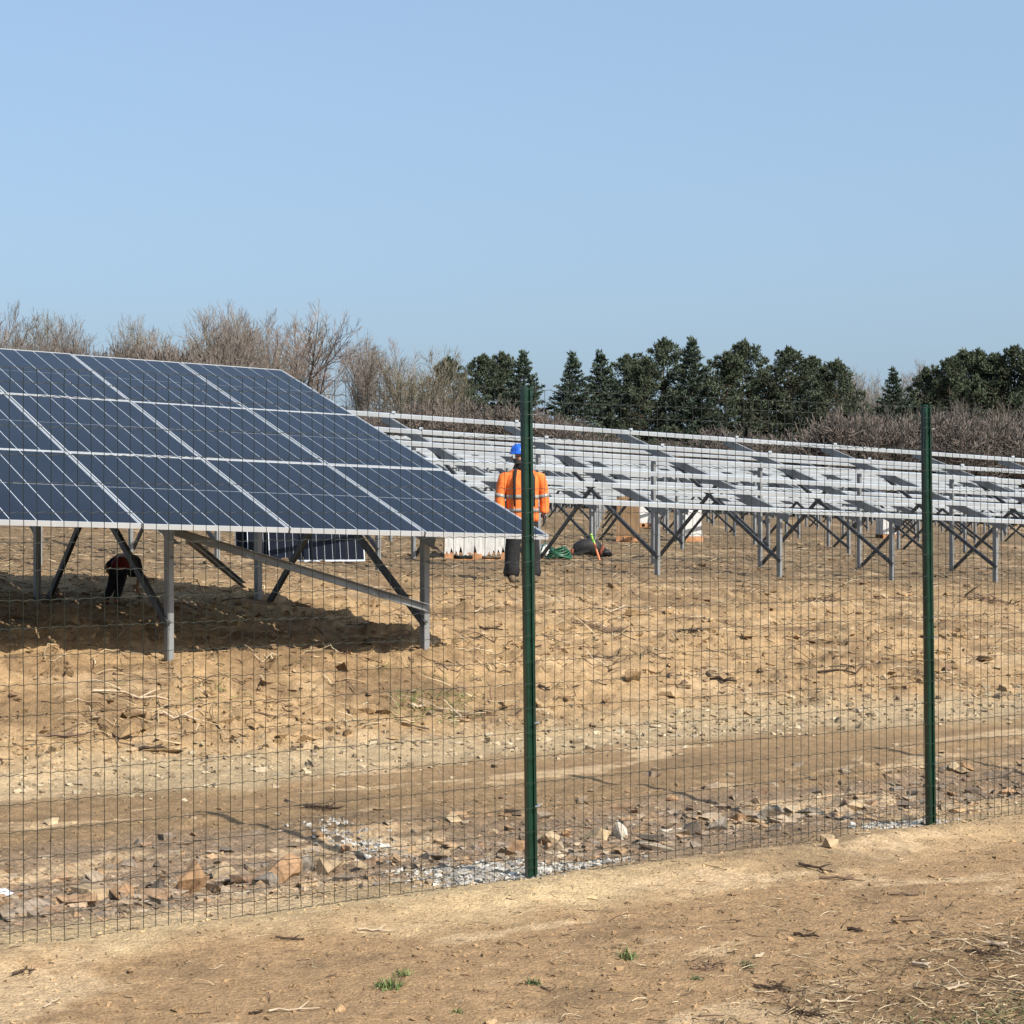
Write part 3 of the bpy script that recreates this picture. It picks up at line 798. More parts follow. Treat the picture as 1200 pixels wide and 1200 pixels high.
def standing_worker(loc):
    t = thing('person', loc, 'worker in orange high-visibility jacket and blue helmet, standing behind the module table', 'person')
    N = {'pelvis': ((0, 0, .98), (.15, .11)), 'waist': ((0, 0, 1.12), (.14, .10)), 'chest': ((0, .01, 1.32), (.165, .115)), 'neckbase': ((0, .01, 1.47), (.07, .065)),
         'neck': ((-.02, -.005, 1.53), .058), 'jaw': ((-.03, -.035, 1.585), (.062, .070)), 'head': ((-.05, -.02, 1.66), (.080, .098)), 'crown': ((-.05, -.008, 1.74), (.070, .085)), 'nose': ((-.05, -.133, 1.628), .013)}
    E = [('pelvis', 'waist'), ('waist', 'chest'), ('chest', 'neckbase'), ('neckbase', 'neck'), ('neck', 'jaw'), ('jaw', 'head'), ('head', 'crown'), ('head', 'nose')]
    hands = []
    for sgn, p in ((-1, 'r'), (1, 'l')):
        N[p+'shoulder'] = ((sgn*.20, .01, 1.42), .066); N[p+'elbow'] = ((sgn*.285, .02, 1.13), .048); N[p+'wrist'] = ((sgn*.285, -.07, .90), (.03, .026))
        E += [('chest', p+'shoulder'), (p+'shoulder', p+'elbow'), (p+'elbow', p+'wrist')]
        n2, e2 = hand_nodes(p, N[p+'wrist'][0], (sgn*.02, -.10, -1), (-sgn*.1, -1, 0), (-sgn, 0, 0))
        N.update(n2); E += e2
        N[p+'hip'] = ((sgn*.10, 0, .90), .10); N[p+'knee'] = ((sgn*.125, -.02, .50), .062); N[p+'ankle'] = ((sgn*.135, .01, .10), .045); N[p+'toe'] = ((sgn*.152, -.10, .045), (.034, .03))
        E += [('pelvis', p+'hip'), (p+'hip', p+'knee'), (p+'knee', p+'ankle'), (p+'ankle', p+'toe')]
    skin_body('body', N, E, M['skin'], t)
    # jacket: torso, sleeves
    mb = MB()
    mb.loft([((0, 0, .80), .215, .155), ((0, 0, .86), .225, .165), ((0, 0, 1.0), .215, .16), ((0, 0, 1.15), .22, .158), ((0, .005, 1.30), .235, .162), ((0, .01, 1.40), .235, .15), ((0, .01, 1.46), .19, .125), ((0, .005, 1.505), .115, .10), ((0, 0, 1.53), .09, .085)], 20, 2.4)
    for sgn in (-1, 1):
        X = Vector((.97, 0, .2*sgn)); Yv = Vector((0, 1, 0))
        mb.loft([((sgn*.165, .01, 1.445), .075, .10, X, Yv), ((sgn*.225, .012, 1.41), .085, .105, X, Yv), ((sgn*.265, .015, 1.30), .075, .095, X, Yv), ((sgn*.292, .02, 1.16), .070, .085, X, Yv), ((sgn*.298, -.005, 1.06), .066, .078), ((sgn*.292, -.045, .955), .058, .066), ((sgn*.288, -.062, .915), .056, .062)], 14)
    jk = mb.build('jacket', M['orange'], t, True); recalc(jk.data)
    mb = MB()      # silver tape round the body and the sleeves
    mb.loft([((0, 0, 1.10), .226, .168), ((0, 0, 1.155), .229, .168)], 20, 2.4)
    mb.loft([((0, 0, .93), .228, .171), ((0, 0, .975), .226, .170)], 20, 2.4)
    for sgn in (-1, 1):
        X = Vector((.97, 0, .2*sgn)); mb.loft([((sgn*.295, .016, 1.115), .076, .088, X, Vector((0, 1, 0))), ((sgn*.291, .02, 1.17), .077, .091, X, Vector((0, 1, 0)))], 14)
    tp = mb.build('reflective_tape', M['reflect'], t, True); recalc(tp.data)
    mb = MB()      # dark hood collar and the two dark straps down the chest
    mb.loft([((0, .01, 1.475), .135, .12), ((0, .0, 1.53), .118, .118), ((0, -.005, 1.575), .100, .112), ((0, -.01, 1.595), .090, .100)], 16)
    for sgn in (-1, 1):
        mb.tube([(sgn*.10, -.10, 1.50), (sgn*.125, -.155, 1.38), (sgn*.128, -.176, 1.2), (sgn*.126, -.178, 1.0)], [.022, .02, .018, .014], 6)
    cl = mb.build('collar', M['blackcloth'], t, True); recalc(cl.data)
    mb = MB()      # baggy trousers
    mb.loft([((0, 0, .70), .175, .14), ((0, 0, .80), .195, .145), ((0, 0, .98), .18, .135)], 18)
    for sgn in (-1, 1):
        mb.loft([((sgn*.145, .01, .075), .098, .115), ((sgn*.145, 0, .13), .112, .125), ((sgn*.14, -.005, .22), .100, .110), ((sgn*.135, -.015, .36), .103, .112), ((sgn*.125, -.02, .50), .102, .112), ((sgn*.11, -.01, .66), .108, .122), ((sgn*.098, 0, .80), .11, .132), ((sgn*.09, 0, .90), .09, .12)], 16)
    tr = mb.build('trousers', M['trousers'], t, True); recalc(tr.data)
    for sgn in (-1, 1):
        mb = MB()
        mb.loft([((sgn*.150, -.055, 0), .052, .145), ((sgn*.150, -.055, .03), .055, .148), ((sgn*.150, -.05, .06), .052, .138), ((sgn*.146, -.0, .11), .052, .075), ((sgn*.142, .01, .16), .055, .065)], 14)
        b_ = mb.build('boot', M['boot'], t, True); recalc(b_.data)
    for p in ('r', 'l'):
        keep = {k: v for k, v in N.items() if k.startswith(p) and ('palm' in k or 'finger' in k or 'thumb' in k or k == p+'wrist')}
        grow = {k: (v[0], tuple(q*1.25 for q in v[1]) if isinstance(v[1], tuple) else v[1]*1.25) for k, v in keep.items()}
        skin_body('glove', grow, [(a, b) for a, b in E if a in keep and b in keep], M['blackcloth'], t, p+'wrist', 1)
    mb = MB()      # helmet shell with brim
    mb.loft([((-.05, -.02, 1.695), .128, .158), ((-.05, -.018, 1.703), .126, .152), ((-.05, -.008, 1.708), .113, .134), ((-.05, -.006, 1.75), .110, .130), ((-.05, -.004, 1.79), .096, .114), ((-.05, -.002, 1.818), .066, .08), ((-.05, 0, 1.829), .025, .03)], 20)
    for sgn in (-.085, -.05, -.015):
        mb.tube([(sgn, -.12, 1.755), (sgn, -.09, 1.80), (sgn, -.04, 1.83), (sgn, .04, 1.833), (sgn, .09, 1.80)], .009, 6)
    h = mb.build('helmet', M['helmet'], t, True); recalc(h.data)
    mb = MB()      # beard and dark face covering, strap, eyes
    mb.loft([((-.05, -.045, 1.55), .052, .055), ((-.05, -.05, 1.575), .068, .072), ((-.05, -.045, 1.61), .074, .078), ((-.05, -.03, 1.635), .078, .074)], 14)
    bd = mb.build('beard', M['hair'], t, True); recalc(bd.data)
    for sgn in (-1, 1):
        mb = MB(); mb.loft([((-.05+sgn*.031, -.112, 1.655), .004, .004), ((-.05+sgn*.031, -.112, 1.661), .012, .008), ((-.05+sgn*.031, -.112, 1.667), .004, .004)], 8)
        mb.build('eye', M['hair'], t, True)
        mb = MB(); mb.loft([((-.05+sgn*.083, .0, 1.62), .008, .018), ((-.05+sgn*.088, .004, 1.65), .012, .026), ((-.05+sgn*.084, .006, 1.68), .008, .018)], 8)
        mb.build('ear', M['skin'], t, True)
    return t
def ground_hit(px, py, lo=6., hi=60.):
    for _ in range(40):
        Y = (lo+hi)/2; X = (px-600)/FPX*Y
        if ZC-(py-600)/FPX*Y > hz(X, Y): lo = Y
        else: hi = Y
    return Vector((X, Y, hz(X, Y)))
pw = ground_hit(612, 682)
worker = standing_worker(pw)
worker.rotation_euler[2] = R(8)
ws = 162/FPX*pw.y/1.835
worker.scale = (ws*1.0, ws*1.0, ws)

def bending_worker(loc):
    """seen from behind, legs together, bent right over with one elbow out"""
    t = thing('person', loc, 'person in dark clothes bending over under the module table, red shirt showing at the waist', 'person')
    N = {'pelvis': ((.12, 0, .60), (.115, .105)), 'waist': ((.15, .10, .73), (.11, .10)), 'chest': ((.19, .26, .82), (.13, .115)), 'neckbase': ((.21, .42, .76), .06),
         'neck': ((.20, .49, .65), .05), 'head': ((.21, .55, .56), (.075, .09)), 'crown': ((.215, .58, .47), (.065, .075)), 'nose': ((.20, .64, .57), .013)}
    E = [('pelvis', 'waist'), ('waist', 'chest'), ('chest', 'neckbase'), ('neckbase', 'neck'), ('neck', 'head'), ('head', 'crown'), ('head', 'nose')]
    for sgn, p in ((-1, 'l'), (1, 'r')):
        N[p+'shoulder'] = ((.17+sgn*.15, .36, .76), .058)
        if p == 'l':
            N['lelbow'] = ((-.16, .30, .62), .042); N['lwrist'] = ((-.10, .46, .46), (.028, .023))
        else:
            N['relbow'] = ((.36, .44, .54), .042); N['rwrist'] = ((.30, .52, .32), (.028, .023))
        E += [('chest', p+'shoulder'), (p+'shoulder', p+'elbow'), (p+'elbow', p+'wrist')]
        n2, e2 = hand_nodes(p, N[p+'wrist'][0], (0, .3, -.9), (-sgn, .2, 0), (0, -1, 0))
        N.update(n2); E += e2
        N[p+'hip'] = ((.11+sgn*.06, -.01, .54), .085); N[p+'knee'] = ((.05+sgn*.065, .02, .31), .062); N[p+'ankle'] = ((-.02+sgn*.085, -.02, .09), .046); N[p+'toe'] = ((-.01+sgn*.10, .13, .04), (.042, .034))
        E += [('pelvis', p+'hip'), (p+'hip', p+'knee'), (p+'knee', p+'ankle'), (p+'ankle', p+'toe')]
    skin_body('body', N, E, M['skin'], t)
    def sub(name, keys, f, m):
        nn_ = {k: (N[k][0], tuple(q*f for q in N[k][1]) if isinstance(N[k][1], tuple) else N[k][1]*f) for k in keys}
        return skin_body(name, nn_, [(a, b) for a, b in E if a in keys and b in keys], m, t, keys[0])
    sub('jacket', ['chest', 'waist', 'neckbase', 'lshoulder', 'rshoulder', 'lelbow', 'relbow'], 1.24, M['blackcloth'])
    sub('trousers', ['pelvis', 'lhip', 'rhip', 'lknee', 'rknee', 'lankle', 'rankle'], 1.18, M['blackcloth'])
    for p in ('l', 'r'): sub('boot', [p+'ankle', p+'toe'], 1.25, M['boot'])
    mb = MB(); ax = Vector((0, .12, .10)).normalized(); X = Vector((1, 0, 0)); Yv = ax.cross(X)
    mb.loft([(Vector((.12, -.015, .555)), .135, .120, X, Yv), (Vector((.125, .015, .61)), .150, .130, X, Yv), (Vector((.13, .045, .65)), .153, .133, X, Yv), (Vector((.14, .075, .69)), .145, .128, X, Yv)], 16)
    sh = mb.build('shirt_hem', M['red'], t, True); recalc(sh.data)
    mb = MB(); mb.loft([((.205, .52, .62), .088, .09), ((.21, .56, .54), .095, .105), ((.215, .585, .45), .075, .08)], 12)
    hr = mb.build('hat', M['blackcloth'], t, True); recalc(hr.data)
    return t
cw = ground_hit(131, 711)
bender = bending_worker(cw)
bs = 69/FPX*cw.y/.93
bender.scale = (bs, bs, bs)

# ---------------------------------------------------------------- things lying between the rows
def pallet(parent, w, d, z0=0.):
    for j in range(3):
        mb = MB(); y = -d/2+d*j/2; mb.box(-w/2, w/2, y-.05, y+.05, z0, z0+.022)
        mb.build('bottom_board', M['wood'], parent)
        for i in range(3):
            x = -w/2+.07+(w-.14)*i/2
            mb = MB(); mb.box(x-.07, x+.07, y-.05, y+.05, z0+.0225, z0+.10); mb.build('block', M['wood'], parent)
    for j in range(7):
        y = -d/2+.045+(d-.09)*j/6
        mb = MB(); mb.box(-w/2, w/2, y-.05, y+.05, z0+.1005, z0+.122); mb.build('deck_board', M['wood'], parent)
def wrapped_load(parent, w, d, z0, h, torn, m='film'):
    """sheet-wrapped stack: slightly slanted sides, ragged lower hem"""
    n = 28; V, Fc = [], []
    per = []
    for i in range(n): per.append((-w/2+w*i/n, -d/2))
    for i in range(8): per.append((w/2, -d/2+d*i/8))
    for i in range(n): per.append((w/2-w*i/n, d/2))
    for i in range(8): per.append((-w/2, d/2-d*i/8))
    k = len(per)
    for lv, (zz, sc) in enumerate(((0, 1.02), (.25, 1.015), (.7, 1.0), (.96, .985), (1, .95))):
        for i, (x, y) in enumerate(per):
            z = z0+h*zz
            if lv == 0: z += torn*(.75 if i % 2 else 0)*random.random()
            wob = 1+.012*random.uniform(-1, 1)
            V.append((x*sc*wob, y*sc*wob, z))
    for lv in range(4):
        for i in range(k): Fc.append((lv*k+i, lv*k+(i+1) % k, (lv+1)*k+(i+1) % k, (lv+1)*k+i))
    Fc.append(tuple(range(4*k, 5*k)))
    me = bpy.data.meshes.new('wrapping'); me.from_pydata(V, [], Fc); me.update(); me.materials.append(M[m])
    return link('wrapping', me, parent)
g = ground_hit(560, 656)
t = thing('wrapped_pallet', g, 'white sheet-wrapped load with ragged hem on a pallet, left of the orange worker', 'pallet', None)
pallet(t, 1.0, .8); wrapped_load(t, .98, .8, .07, .55, .26)
mb = MB(); mb.box(-.46, .46, -.37, .37, .123, .5); mb.build('load', M['blackcloth'], t)
mb = MB(); mb.box(-.30, -.12, -.42, -.405, .42, .55); mb.build('dark_label', M['blackcloth'], t)
def far_pallet(px, py, Y, w, h, m, label):
    p = at(px, py, Y); p.z = hz(p.x, p.y)
    t = thing('wrapped_pallet', p, label, 'pallet', 'wrapped loads on pallets beyond the first rack row')
    pallet(t, w, .8); wrapped_load(t, w*.95, .8, .122, h, .02, m)
    t.rotation_euler[2] = R(random.uniform(-8, 14))
    return t
far_pallet(736, 630, 40, .5, .85, 'card', 'brown cardboard load on a pallet seen under the racks right of the worker')
far_pallet(754, 622, 52, .6, .6, 'film', 'low white load on a pallet behind the brown cardboard load')
far_pallet(806, 628, 42, .42, .6, 'film', 'narrow white wrapped load between the racks right of the brown load')
far_pallet(1040, 632, 54, .5, .45, 'film', 'small white wrapped load under the racks left of the right green post')

# modules standing on edge, leaning against the foot of the first rack row
for j, (px, dy) in enumerate(((372, 0), (345, .12), (330, .25))):
    g = ground_hit(px, 658-3*j)
    lab = ['dark solar module leaning on edge behind the table, nearest of three', 'dark solar module leaning on edge behind the table, middle of three', 'dark solar module leaning on edge behind the table, rearmost of three'][j]
    t = thing('solar_module', g, lab, 'solar module', 'modules leaning on edge behind the table')
    X = Vector((math.cos(R(12)), math.sin(R(12)), 0)); Y = Vector((-.10, .42, .90)).normalized(); Y = (Y-X*Y.dot(X)).normalized(); Z = X.cross(Y)
    O = Vector((0, 0, 0)); W, H = 1.30, 1.0
    mb = MB(); mb.obox(O, X, Y, Z, -W/2, W/2, 0, H, -.03, 0); mb.build('backsheet', M['back'], t)
    for c in range(12):
        for h in range(2):
            mb = MB(); x0 = -W/2+.01+c*(W-.02)/12+.0015; mb.obox(O, X, Y, Z, x0, x0+(W-.04)/12-.003, .025+h*H/2, H/2-.012+h*H/2-.01, .0005, .003)
            mb.build('cell_strip', M['cell'], t)

# green hose coil, white bag, black tool bag and marking stake beside the worker
g = ground_hit(655, 655)
mb = MB()
for k in range(6):
    rad = .17-.012*k; pts = []
    for i in range(25):
        th = 2*math.pi*i/24+k; pts.append((rad*math.cos(th)*1.15, rad*math.sin(th), .03+.028*k+.02*math.sin(3*th+k)))
    mb.tube(pts, .017, 6)
mb.tube([(-.2, .02, .03), (-.30, .05, .10), (-.26, .1, .2), (-.2, .1, .26)], .014, 6)
tag(mb.build('hose_coil', M['hose'], None, True, g), 'coil of green hose on the ground right of the worker', 'hose')
g = ground_hit(637, 652)
mb = MB(); rr = random.Random(5)
mb.loft([((0, 0, 0), .10, .09), ((.01, 0, .05), .13, .11), ((-.01, .01, .12), .11, .10), ((.02, 0, .18), .07, .06), ((.04, 0, .22), .04, .05)], 10)
tag(mb.build('plastic_bag', M['film'], None, False, g), 'crumpled white plastic bag beside the green hose coil', 'bag')
g = ground_hit(690, 652)
t = thing('tool_bag', g, 'long black bulging tool bag with rust-coloured ends lying right of the hose', 'tool bag')
mb = MB()
prof = [(-.27, .05, .07), (-.24, .11, .10), (-.1, .16, .135), (.02, .17, .14), (.12, .14, .125), (.20, .10, .09)]
mb.loft([(Vector((x, 0, z)), rd, rd*.9, Vector((-.25, 0, 1)) if x < 0 else Vector((.35, 0, 1)), Vector((0, 1, 0))) for x, z, rd in prof], 14)
o = mb.build('bag_body', M['rubber'], t, True); recalc(o.data)
mb = MB(); mb.loft([(Vector((-.31, 0, .06)), .06, .07, Vector((0, 0, 1)), Vector((0, 1, 0))), (Vector((-.265, 0, .08)), .085, .09, Vector((0, 0, 1)), Vector((0, 1, 0)))], 12); o = mb.build('end_cap', M['strap'], t, True); recalc(o.data)
mb = MB(); mb.loft([(Vector((.19, 0, .10)), .095, .10, Vector((.4, 0, 1)), Vector((0, 1, 0))), (Vector((.235, 0, .085)), .09, .095, Vector((.4, 0, 1)), Vector((0, 1, 0)))], 12); o = mb.build('strap', M['strap'], t, True); recalc(o.data)
mb = MB(); mb.loft([(Vector((.24, 0, .07)), .085, .09, Vector((.4, 0, 1)), Vector((0, 1, 0))), (Vector((.33, 0, .05)), .06, .08, Vector((.4, 0, 1)), Vector((0, 1, 0))), (Vector((.40, 0, .02)), .02, .06, Vector((.4, 0, 1)), Vector((0, 1, 0)))], 12); o = mb.build('end_flap', M['rubber'], t, True); recalc(o.data)
mb = MB(); mb.bar((-.28, -.20, .03), (.0, -.19, .11), .12, .05); o = mb.build('side_pocket', M['trousers'], t)
g = ground_hit(704, 657)
t = thing('marking_stake', g, 'orange marking stake with lime green top leaning beside the black tool bag', 'stake')
mb = MB(); top = Vector((-.10, .08, .28)); mb.bar((0, 0, -.05), top, .03, .02); mb.build('shaft', M['stake_o'], t)
mb = MB(); mb.bar(top*1.003, top*1.55, .03, .02); mb.build('painted_top', M['stake_g'], t)
# white plastic scrap at the left end of the rubble
g = ground_hit(8, 1050)
mb = MB(); mb.add([(-.05, -.015, .005), (.01, -.02, .006), (.028, .0, .012), (-.01, .018, .028), (-.055, .014, .026), (-.01, 0, .026)], [(0, 1, 5), (1, 2, 5), (2, 3, 5), (3, 4, 5), (4, 0, 5), (4, 3, 2, 1, 0)])
tag(mb.build('plastic_scrap', M['plastic'], None, False, g), 'crumpled white plastic scrap at the far left of the rubble', 'litter')

# ---------------------------------------------------------------- trees
def tubes_np(segs, sides=3):
    """segs: list of (p0, p1, r0, r1) -> V, F"""
    P0 = np.array([s[0] for s in segs]); Q = np.array([s[1] for s in segs]); r0 = np.array([s[2] for s in segs]); r1 = np.array([s[3] for s in segs])
    d = Q-P0; d /= np.linalg.norm(d, axis=1, keepdims=True)+1e-9
    ref = np.where(np.abs(d[:, 2:3]) < .9, np.array([[0, 0, 1.]]), np.array([[1., 0, 0]]))
    a_ = np.cross(d, ref); a_ /= np.linalg.norm(a_, axis=1, keepdims=True); b_ = np.cross(d, a_)
    n = len(segs); V = np.zeros((n, 2*sides, 3))
    for j in range(sides):
        t = 2*math.pi*j/sides; q = a_*math.cos(t)+b_*math.sin(t)
        V[:, j] = P0+q*r0[:, None]; V[:, sides+j] = Q+q*r1[:, None]
    F0 = np.array([(j, (j+1) % sides, sides+(j+1) % sides, sides+j) for j in range(sides)])
    F = (F0[None]+(np.arange(n)*2*sides)[:, None, None]).reshape(-1, 4)
    return V.reshape(-1, 3), F
def bare_tree_meshes(seed, H=10., spread_=.5, trunk=.45, stems=1, twig_col=(.30, .235, .195), depth=5, wood_col=(.24, .20, .17)):
    rr = random.Random(seed); big, small = [], []
    def grow(p, d, L, r, lev):
        k = 3 if lev < 2 else 2
        for i in range(k):
            d = (d+Vector((rr.gauss(0, .13), rr.gauss(0, .13), rr.gauss(.03, .05)))).normalized()
            q = p+d*(L/k); r2 = r*.86
            (big if lev < 3 else small).append((p[:], q[:], r, r2))
            if lev < depth:
                nb = rr.choice((1, 2, 2)) if lev else rr.choice((2, 3))
                for _ in range(nb):
                    ax = Vector((rr.gauss(0, 1), rr.gauss(0, 1), rr.gauss(0, .3))); ax = (ax-d*ax.dot(d)).normalized()
                    sp = rr.uniform(.45, 1.0)*spread_*1.6
                    grow(q, (d*math.cos(sp)+ax*math.sin(sp)+Vector((0, 0, .13))).normalized(), L*rr.uniform(.5, .72), max(r2*.60, .0135), lev+1)
            p, r = q, r2
        if lev < depth: grow(p, d, L*.62, r*.8, lev+1)
    for s in range(stems):
        d0 = Vector((rr.gauss(0, .12*(stems > 1)), rr.gauss(0, .12*(stems > 1)), 1)).normalized()
        p0 = Vector((rr.gauss(0, .25*(stems > 1)), rr.gauss(0, .25*(stems > 1)), -.3))
        big.append((p0[:], (p0+d0*H*trunk*.5)[:], .15*H/10, .13*H/10))
        grow(p0+d0*H*trunk*.5, d0, H*.33, .125*H/10, 0)
    V, F = tubes_np(big, 4); V2, F2 = tubes_np(small, 3)
    top = max(V[:, 2].max(), V2[:, 2].max()); sc = H/top
    V *= sc; V2 *= sc
    t1 = np.array(wood_col)*np.ones((len(V), 1)); t2 = np.repeat(np.array(twig_col)*(.75+.5*np.random.default_rng(seed).random((len(small), 1))), 6, 0)
    return np_mesh('trunk', V, F, M['bark'], t1), np_mesh('crown', V2, F2, M['bark'], t2)
def conifer_meshes(seed, H=12., W=3.2, kind='spruce', base=.12):
    """trunk with whorled limbs, and a crown of many small needle sprays"""
    rr = random.Random(seed); limbs = []; V, F, T = [], [], []
    limbs.append(((0, 0, -.3), (rr.gauss(0, .1), rr.gauss(0, .1), H*.5), .17, .11)); limbs.append((limbs[0][1], (rr.gauss(0, .12), 0, H*.97), .11, .02))
    z = H*base; g0 = np.array([.044, .062, .042])
    if kind == 'pine': g0 = np.array([.052, .066, .038])
    def spray(c, d, size, col):
        d = d.normalized()
        for k in range(3):
            ax = Vector((rr.gauss(0, 1), rr.gauss(0, 1), rr.gauss(0, .8)))
            e = (d*1.0+ax*.55).normalized(); s = e.cross(Vector((rr.gauss(0, 1), rr.gauss(0, 1), rr.gauss(0, 1)))).normalized()
            L = size*rr.uniform(.7, 1.3); w = size*.26
            b = len(V); p = c+ax*size*.18
            V.extend([(p-e*L*.35)[:], (p+s*w)[:], (p+e*L*.85)[:], (p-s*w)[:]]); F.append((b, b+1, b+2, b+3)); T.extend([col]*4)
    def clump(c, rad, col, n, up):
        for _ in range(n):
            q = Vector((rr.gauss(0, 1), rr.gauss(0, 1), rr.gauss(0, .75))).normalized()*rad*rr.random()**.4
            q.z *= .7
            spray(c+q, q.normalized()*.6+Vector((0, 0, up)), rr.uniform(.13, .21), col*rr.uniform(.75, 1.3))
    if kind == 'spruce':
        while z < H*.97:
            f = (z/H-base)/(1-base)
            rad = W*.5*((1-f)**.95)*rr.uniform(.8, 1.12)+.08
            nb = 8 if f < .7 else 6
            a0 = rr.random()*6.28
            for k in range(nb):
                an = a0+6.283*k/nb+rr.gauss(0, .2); L = rad*rr.uniform(.72, 1.15); el = -.16+.75*f+rr.gauss(0, .06)
                d = Vector((math.cos(an)*math.cos(el), math.sin(an)*math.cos(el), math.sin(el))); sd_ = Vector((-math.sin(an), math.cos(an), 0))
                p0 = Vector((0, 0, z)); limbs.append((p0[:], (p0+d*L)[:], .03*(1-f)+.012, .008))
                ns = max(3, int(L*7.5)); dead = f < .2 and rr.random() < .6
                for i in range(ns):
                    t = (i+.7)/ns
                    if t < .2: continue
                    wid = .42*(1.08-t)*min(1, L/1.4)+.08
                    col = g0*rr.uniform(.65, 1.35)*(1, 1.3)[t > .75]
                    if dead: col = np.array([.10, .078, .056])*rr.uniform(.7, 1.2)
                    for sg in (-1, 0, 1):
                        c = p0+d*(L*t)+sd_*(sg*wid*rr.uniform(.5, 1.1))+Vector((0, 0, -.10*abs(sg)*wid-.1*t*t+rr.gauss(0, .04)))
                        spray(c, d+sd_*(.7*sg)+Vector((0, 0, .06+.22*(t > .8))), rr.uniform(.15, .26), col)
            z += H*.046*(1-.45*f)*rr.uniform(.85, 1.15)
    else:
        nc = 150
        for i in range(nc):
            f = base+(1-base)*((i+rr.random())/nc)**.85
            prof = math.sin(math.pi*min(1, .16+.84*f))**.6 if f > .35 else .80+.5*(f-.1)
            an = i*2.39996+rr.gauss(0, .3); L = W*.5*prof*(.25+.85*rr.random()**.5)*(1.0+.30*math.sin(3*an+i*.13))
            el = .05+.75*f
            z0 = H*f-L*math.sin(el)*.6
            c = Vector((math.cos(an)*L*math.cos(el*.6), math.sin(an)*L*math.cos(el*.6), H*f*.985))
            limbs.append(((0, 0, max(.5, z0)), c[:], .045*(1.1-f)+.012, .012))
            dead = f < .3 and rr.random() < .55
            col = np.array([.105, .082, .058]) if dead else g0*rr.uniform(.7, 1.3)
            clump(c, rr.uniform(.36, .85)*(1.15-.5*f), col, 46 if not dead else 18, .55)
            clump(Vector((c.x*.6, c.y*.6, c.z-.25)), .5, col*.9, 20, .35)
    for _ in range(26):
        spray(Vector((rr.gauss(0, .12), rr.gauss(0, .12), H*rr.uniform(.92, 1.0))), Vector((rr.gauss(0, .3), rr.gauss(0, .3), 1)), .35, g0*1.2)
    Vt, Ft = tubes_np(limbs, 5)
    return (np_mesh('trunk', Vt, Ft, M['bark'], np.array([.10, .075, .055])*np.ones((len(Vt), 1))),
            np_mesh('crown', np.array(V), np.array(F), M['needles'], np.array(T)))
def ground_far(x, y):
    return float(hfun(np.array([x]), np.array([y]), False)[0])
def place_tree(name, meshes, H, px, topy, Y, wscale, label, cat, group, yaw=None):
    X = (px-600)/FPX*Y; z = ground_far(X, Y); ht = ZC-(topy-600)/FPX*Y-z
    t = thing(name, (X, Y, z), label, cat, group)
    s = ht/H
    t.scale = (s*wscale, s*wscale, s); t.rotation_euler[2] = random.uniform(0, 6.28) if yaw is None else yaw
    link('trunk', meshes[0], t); link('crown', meshes[1], t)
    return t
spr = [conifer_meshes(s, 12, 11.6, 'spruce', .04) for s in (11, 12, 13)]
pin = [conifer_meshes(s, 12, 9.0, 'pine', .02) for s in (21, 22, 23, 24)]
CG = 'conifers along the far edge of the site'
CON = [  # px, top, Y, width factor, kind, label
    (526, 420, 118, .80, pin, 'round-topped pine at the left end of the conifers, next to the bare trees'),
    (566, 416, 120, .85, pin, 'broad pine second from the left of the conifers'),
    (588, 413, 122, .75, pin, 'broad pine just left of the pointed spruce by the left fence post'),
    (613, 410, 117, .85, spr, 'pointed spruce rising just above the left green fence post'),
    (671, 414, 117, .95, spr, 'pointed spruce at the left of the long conifer group'),
    (704, 411, 120, .90, spr, 'spruce second in the long conifer group'),
    (735, 416, 124, .85, pin, 'dark pine behind the second spruce of the long group'),
    (757, 420, 119, .80, pin, 'lower pine left of the tallest conifers'),
    (778, 398, 121, .85, pin, 'tall dark pine left of the tallest spruce'),
    (811, 394, 118, .80, spr, 'tallest pointed spruce in the middle of the long group'),
    (852, 413, 119, 1.0, pin, 'wide olive pine right of the tallest spruce'),
    (872, 400, 125, .85, pin, 'dark tall pine behind the wide olive pine'),
    (896, 436, 121, .75, pin, 'short pine in the dip of the conifer skyline'),
    (925, 408, 119, .95, pin, 'broad pine right of the dip in the skyline'),
    (952, 418, 122, .85, pin, 'olive pine left of the last pine of the long group'),
    (980, 423, 118, .85, pin, 'last pine at the right end of the long conifer group'),
    (1047, 432, 122, .85, spr, 'lone pointed conifer left of the right green fence post'),
    (1086, 431, 128, .7, pin, 'small dark pine just above the right green fence post'),
    (1112, 420, 126, .8, pin, 'pine at the left of the right-hand wood'),
    (1131, 411, 128, .9, pin, 'tall pine right of the right green fence post'),
    (1146, 411, 130, .8, pin, 'pine twin beside the tall pine of the right-hand wood'),
    (1166, 415, 127, .9, pin, 'dense pine second from the right edge'),
    (1189, 406, 126, .95, pin, 'tallest pine at the right edge of the picture'),
    (1215, 412, 126, .95, pin, 'pine cut by the right edge of the picture'),
]
for i, (px, ty, Y, w, kind, lab) in enumerate(CON):
    place_tree('spruce_tree' if kind is spr else 'pine_tree', kind[i % len(kind)], 12, px, ty, Y, w, lab, 'tree', CG)
bare = [bare_tree_meshes(31, 11, .50, .70, 1, (.172, .145, .125), 4, (.14, .122, .105)), bare_tree_meshes(32, 11, .58, .60, 1, (.165, .138, .117), 4, (.14, .118, .10)),
        bare_tree_meshes(33, 11, .46, .66, 2, (.18, .158, .138), 4, (.18, .158, .14)), bare_tree_meshes(34, 11, .56, .62, 1, (.185, .143, .12), 4, (.135, .112, .094)),
        bare_tree_meshes(35, 11, .52, .56, 2, (.158, .138, .10), 4, (.135, .115, .093)), bare_tree_meshes(36, 11, .42, .78, 1, (.172, .145, .127), 4, (.165, .142, .124))]
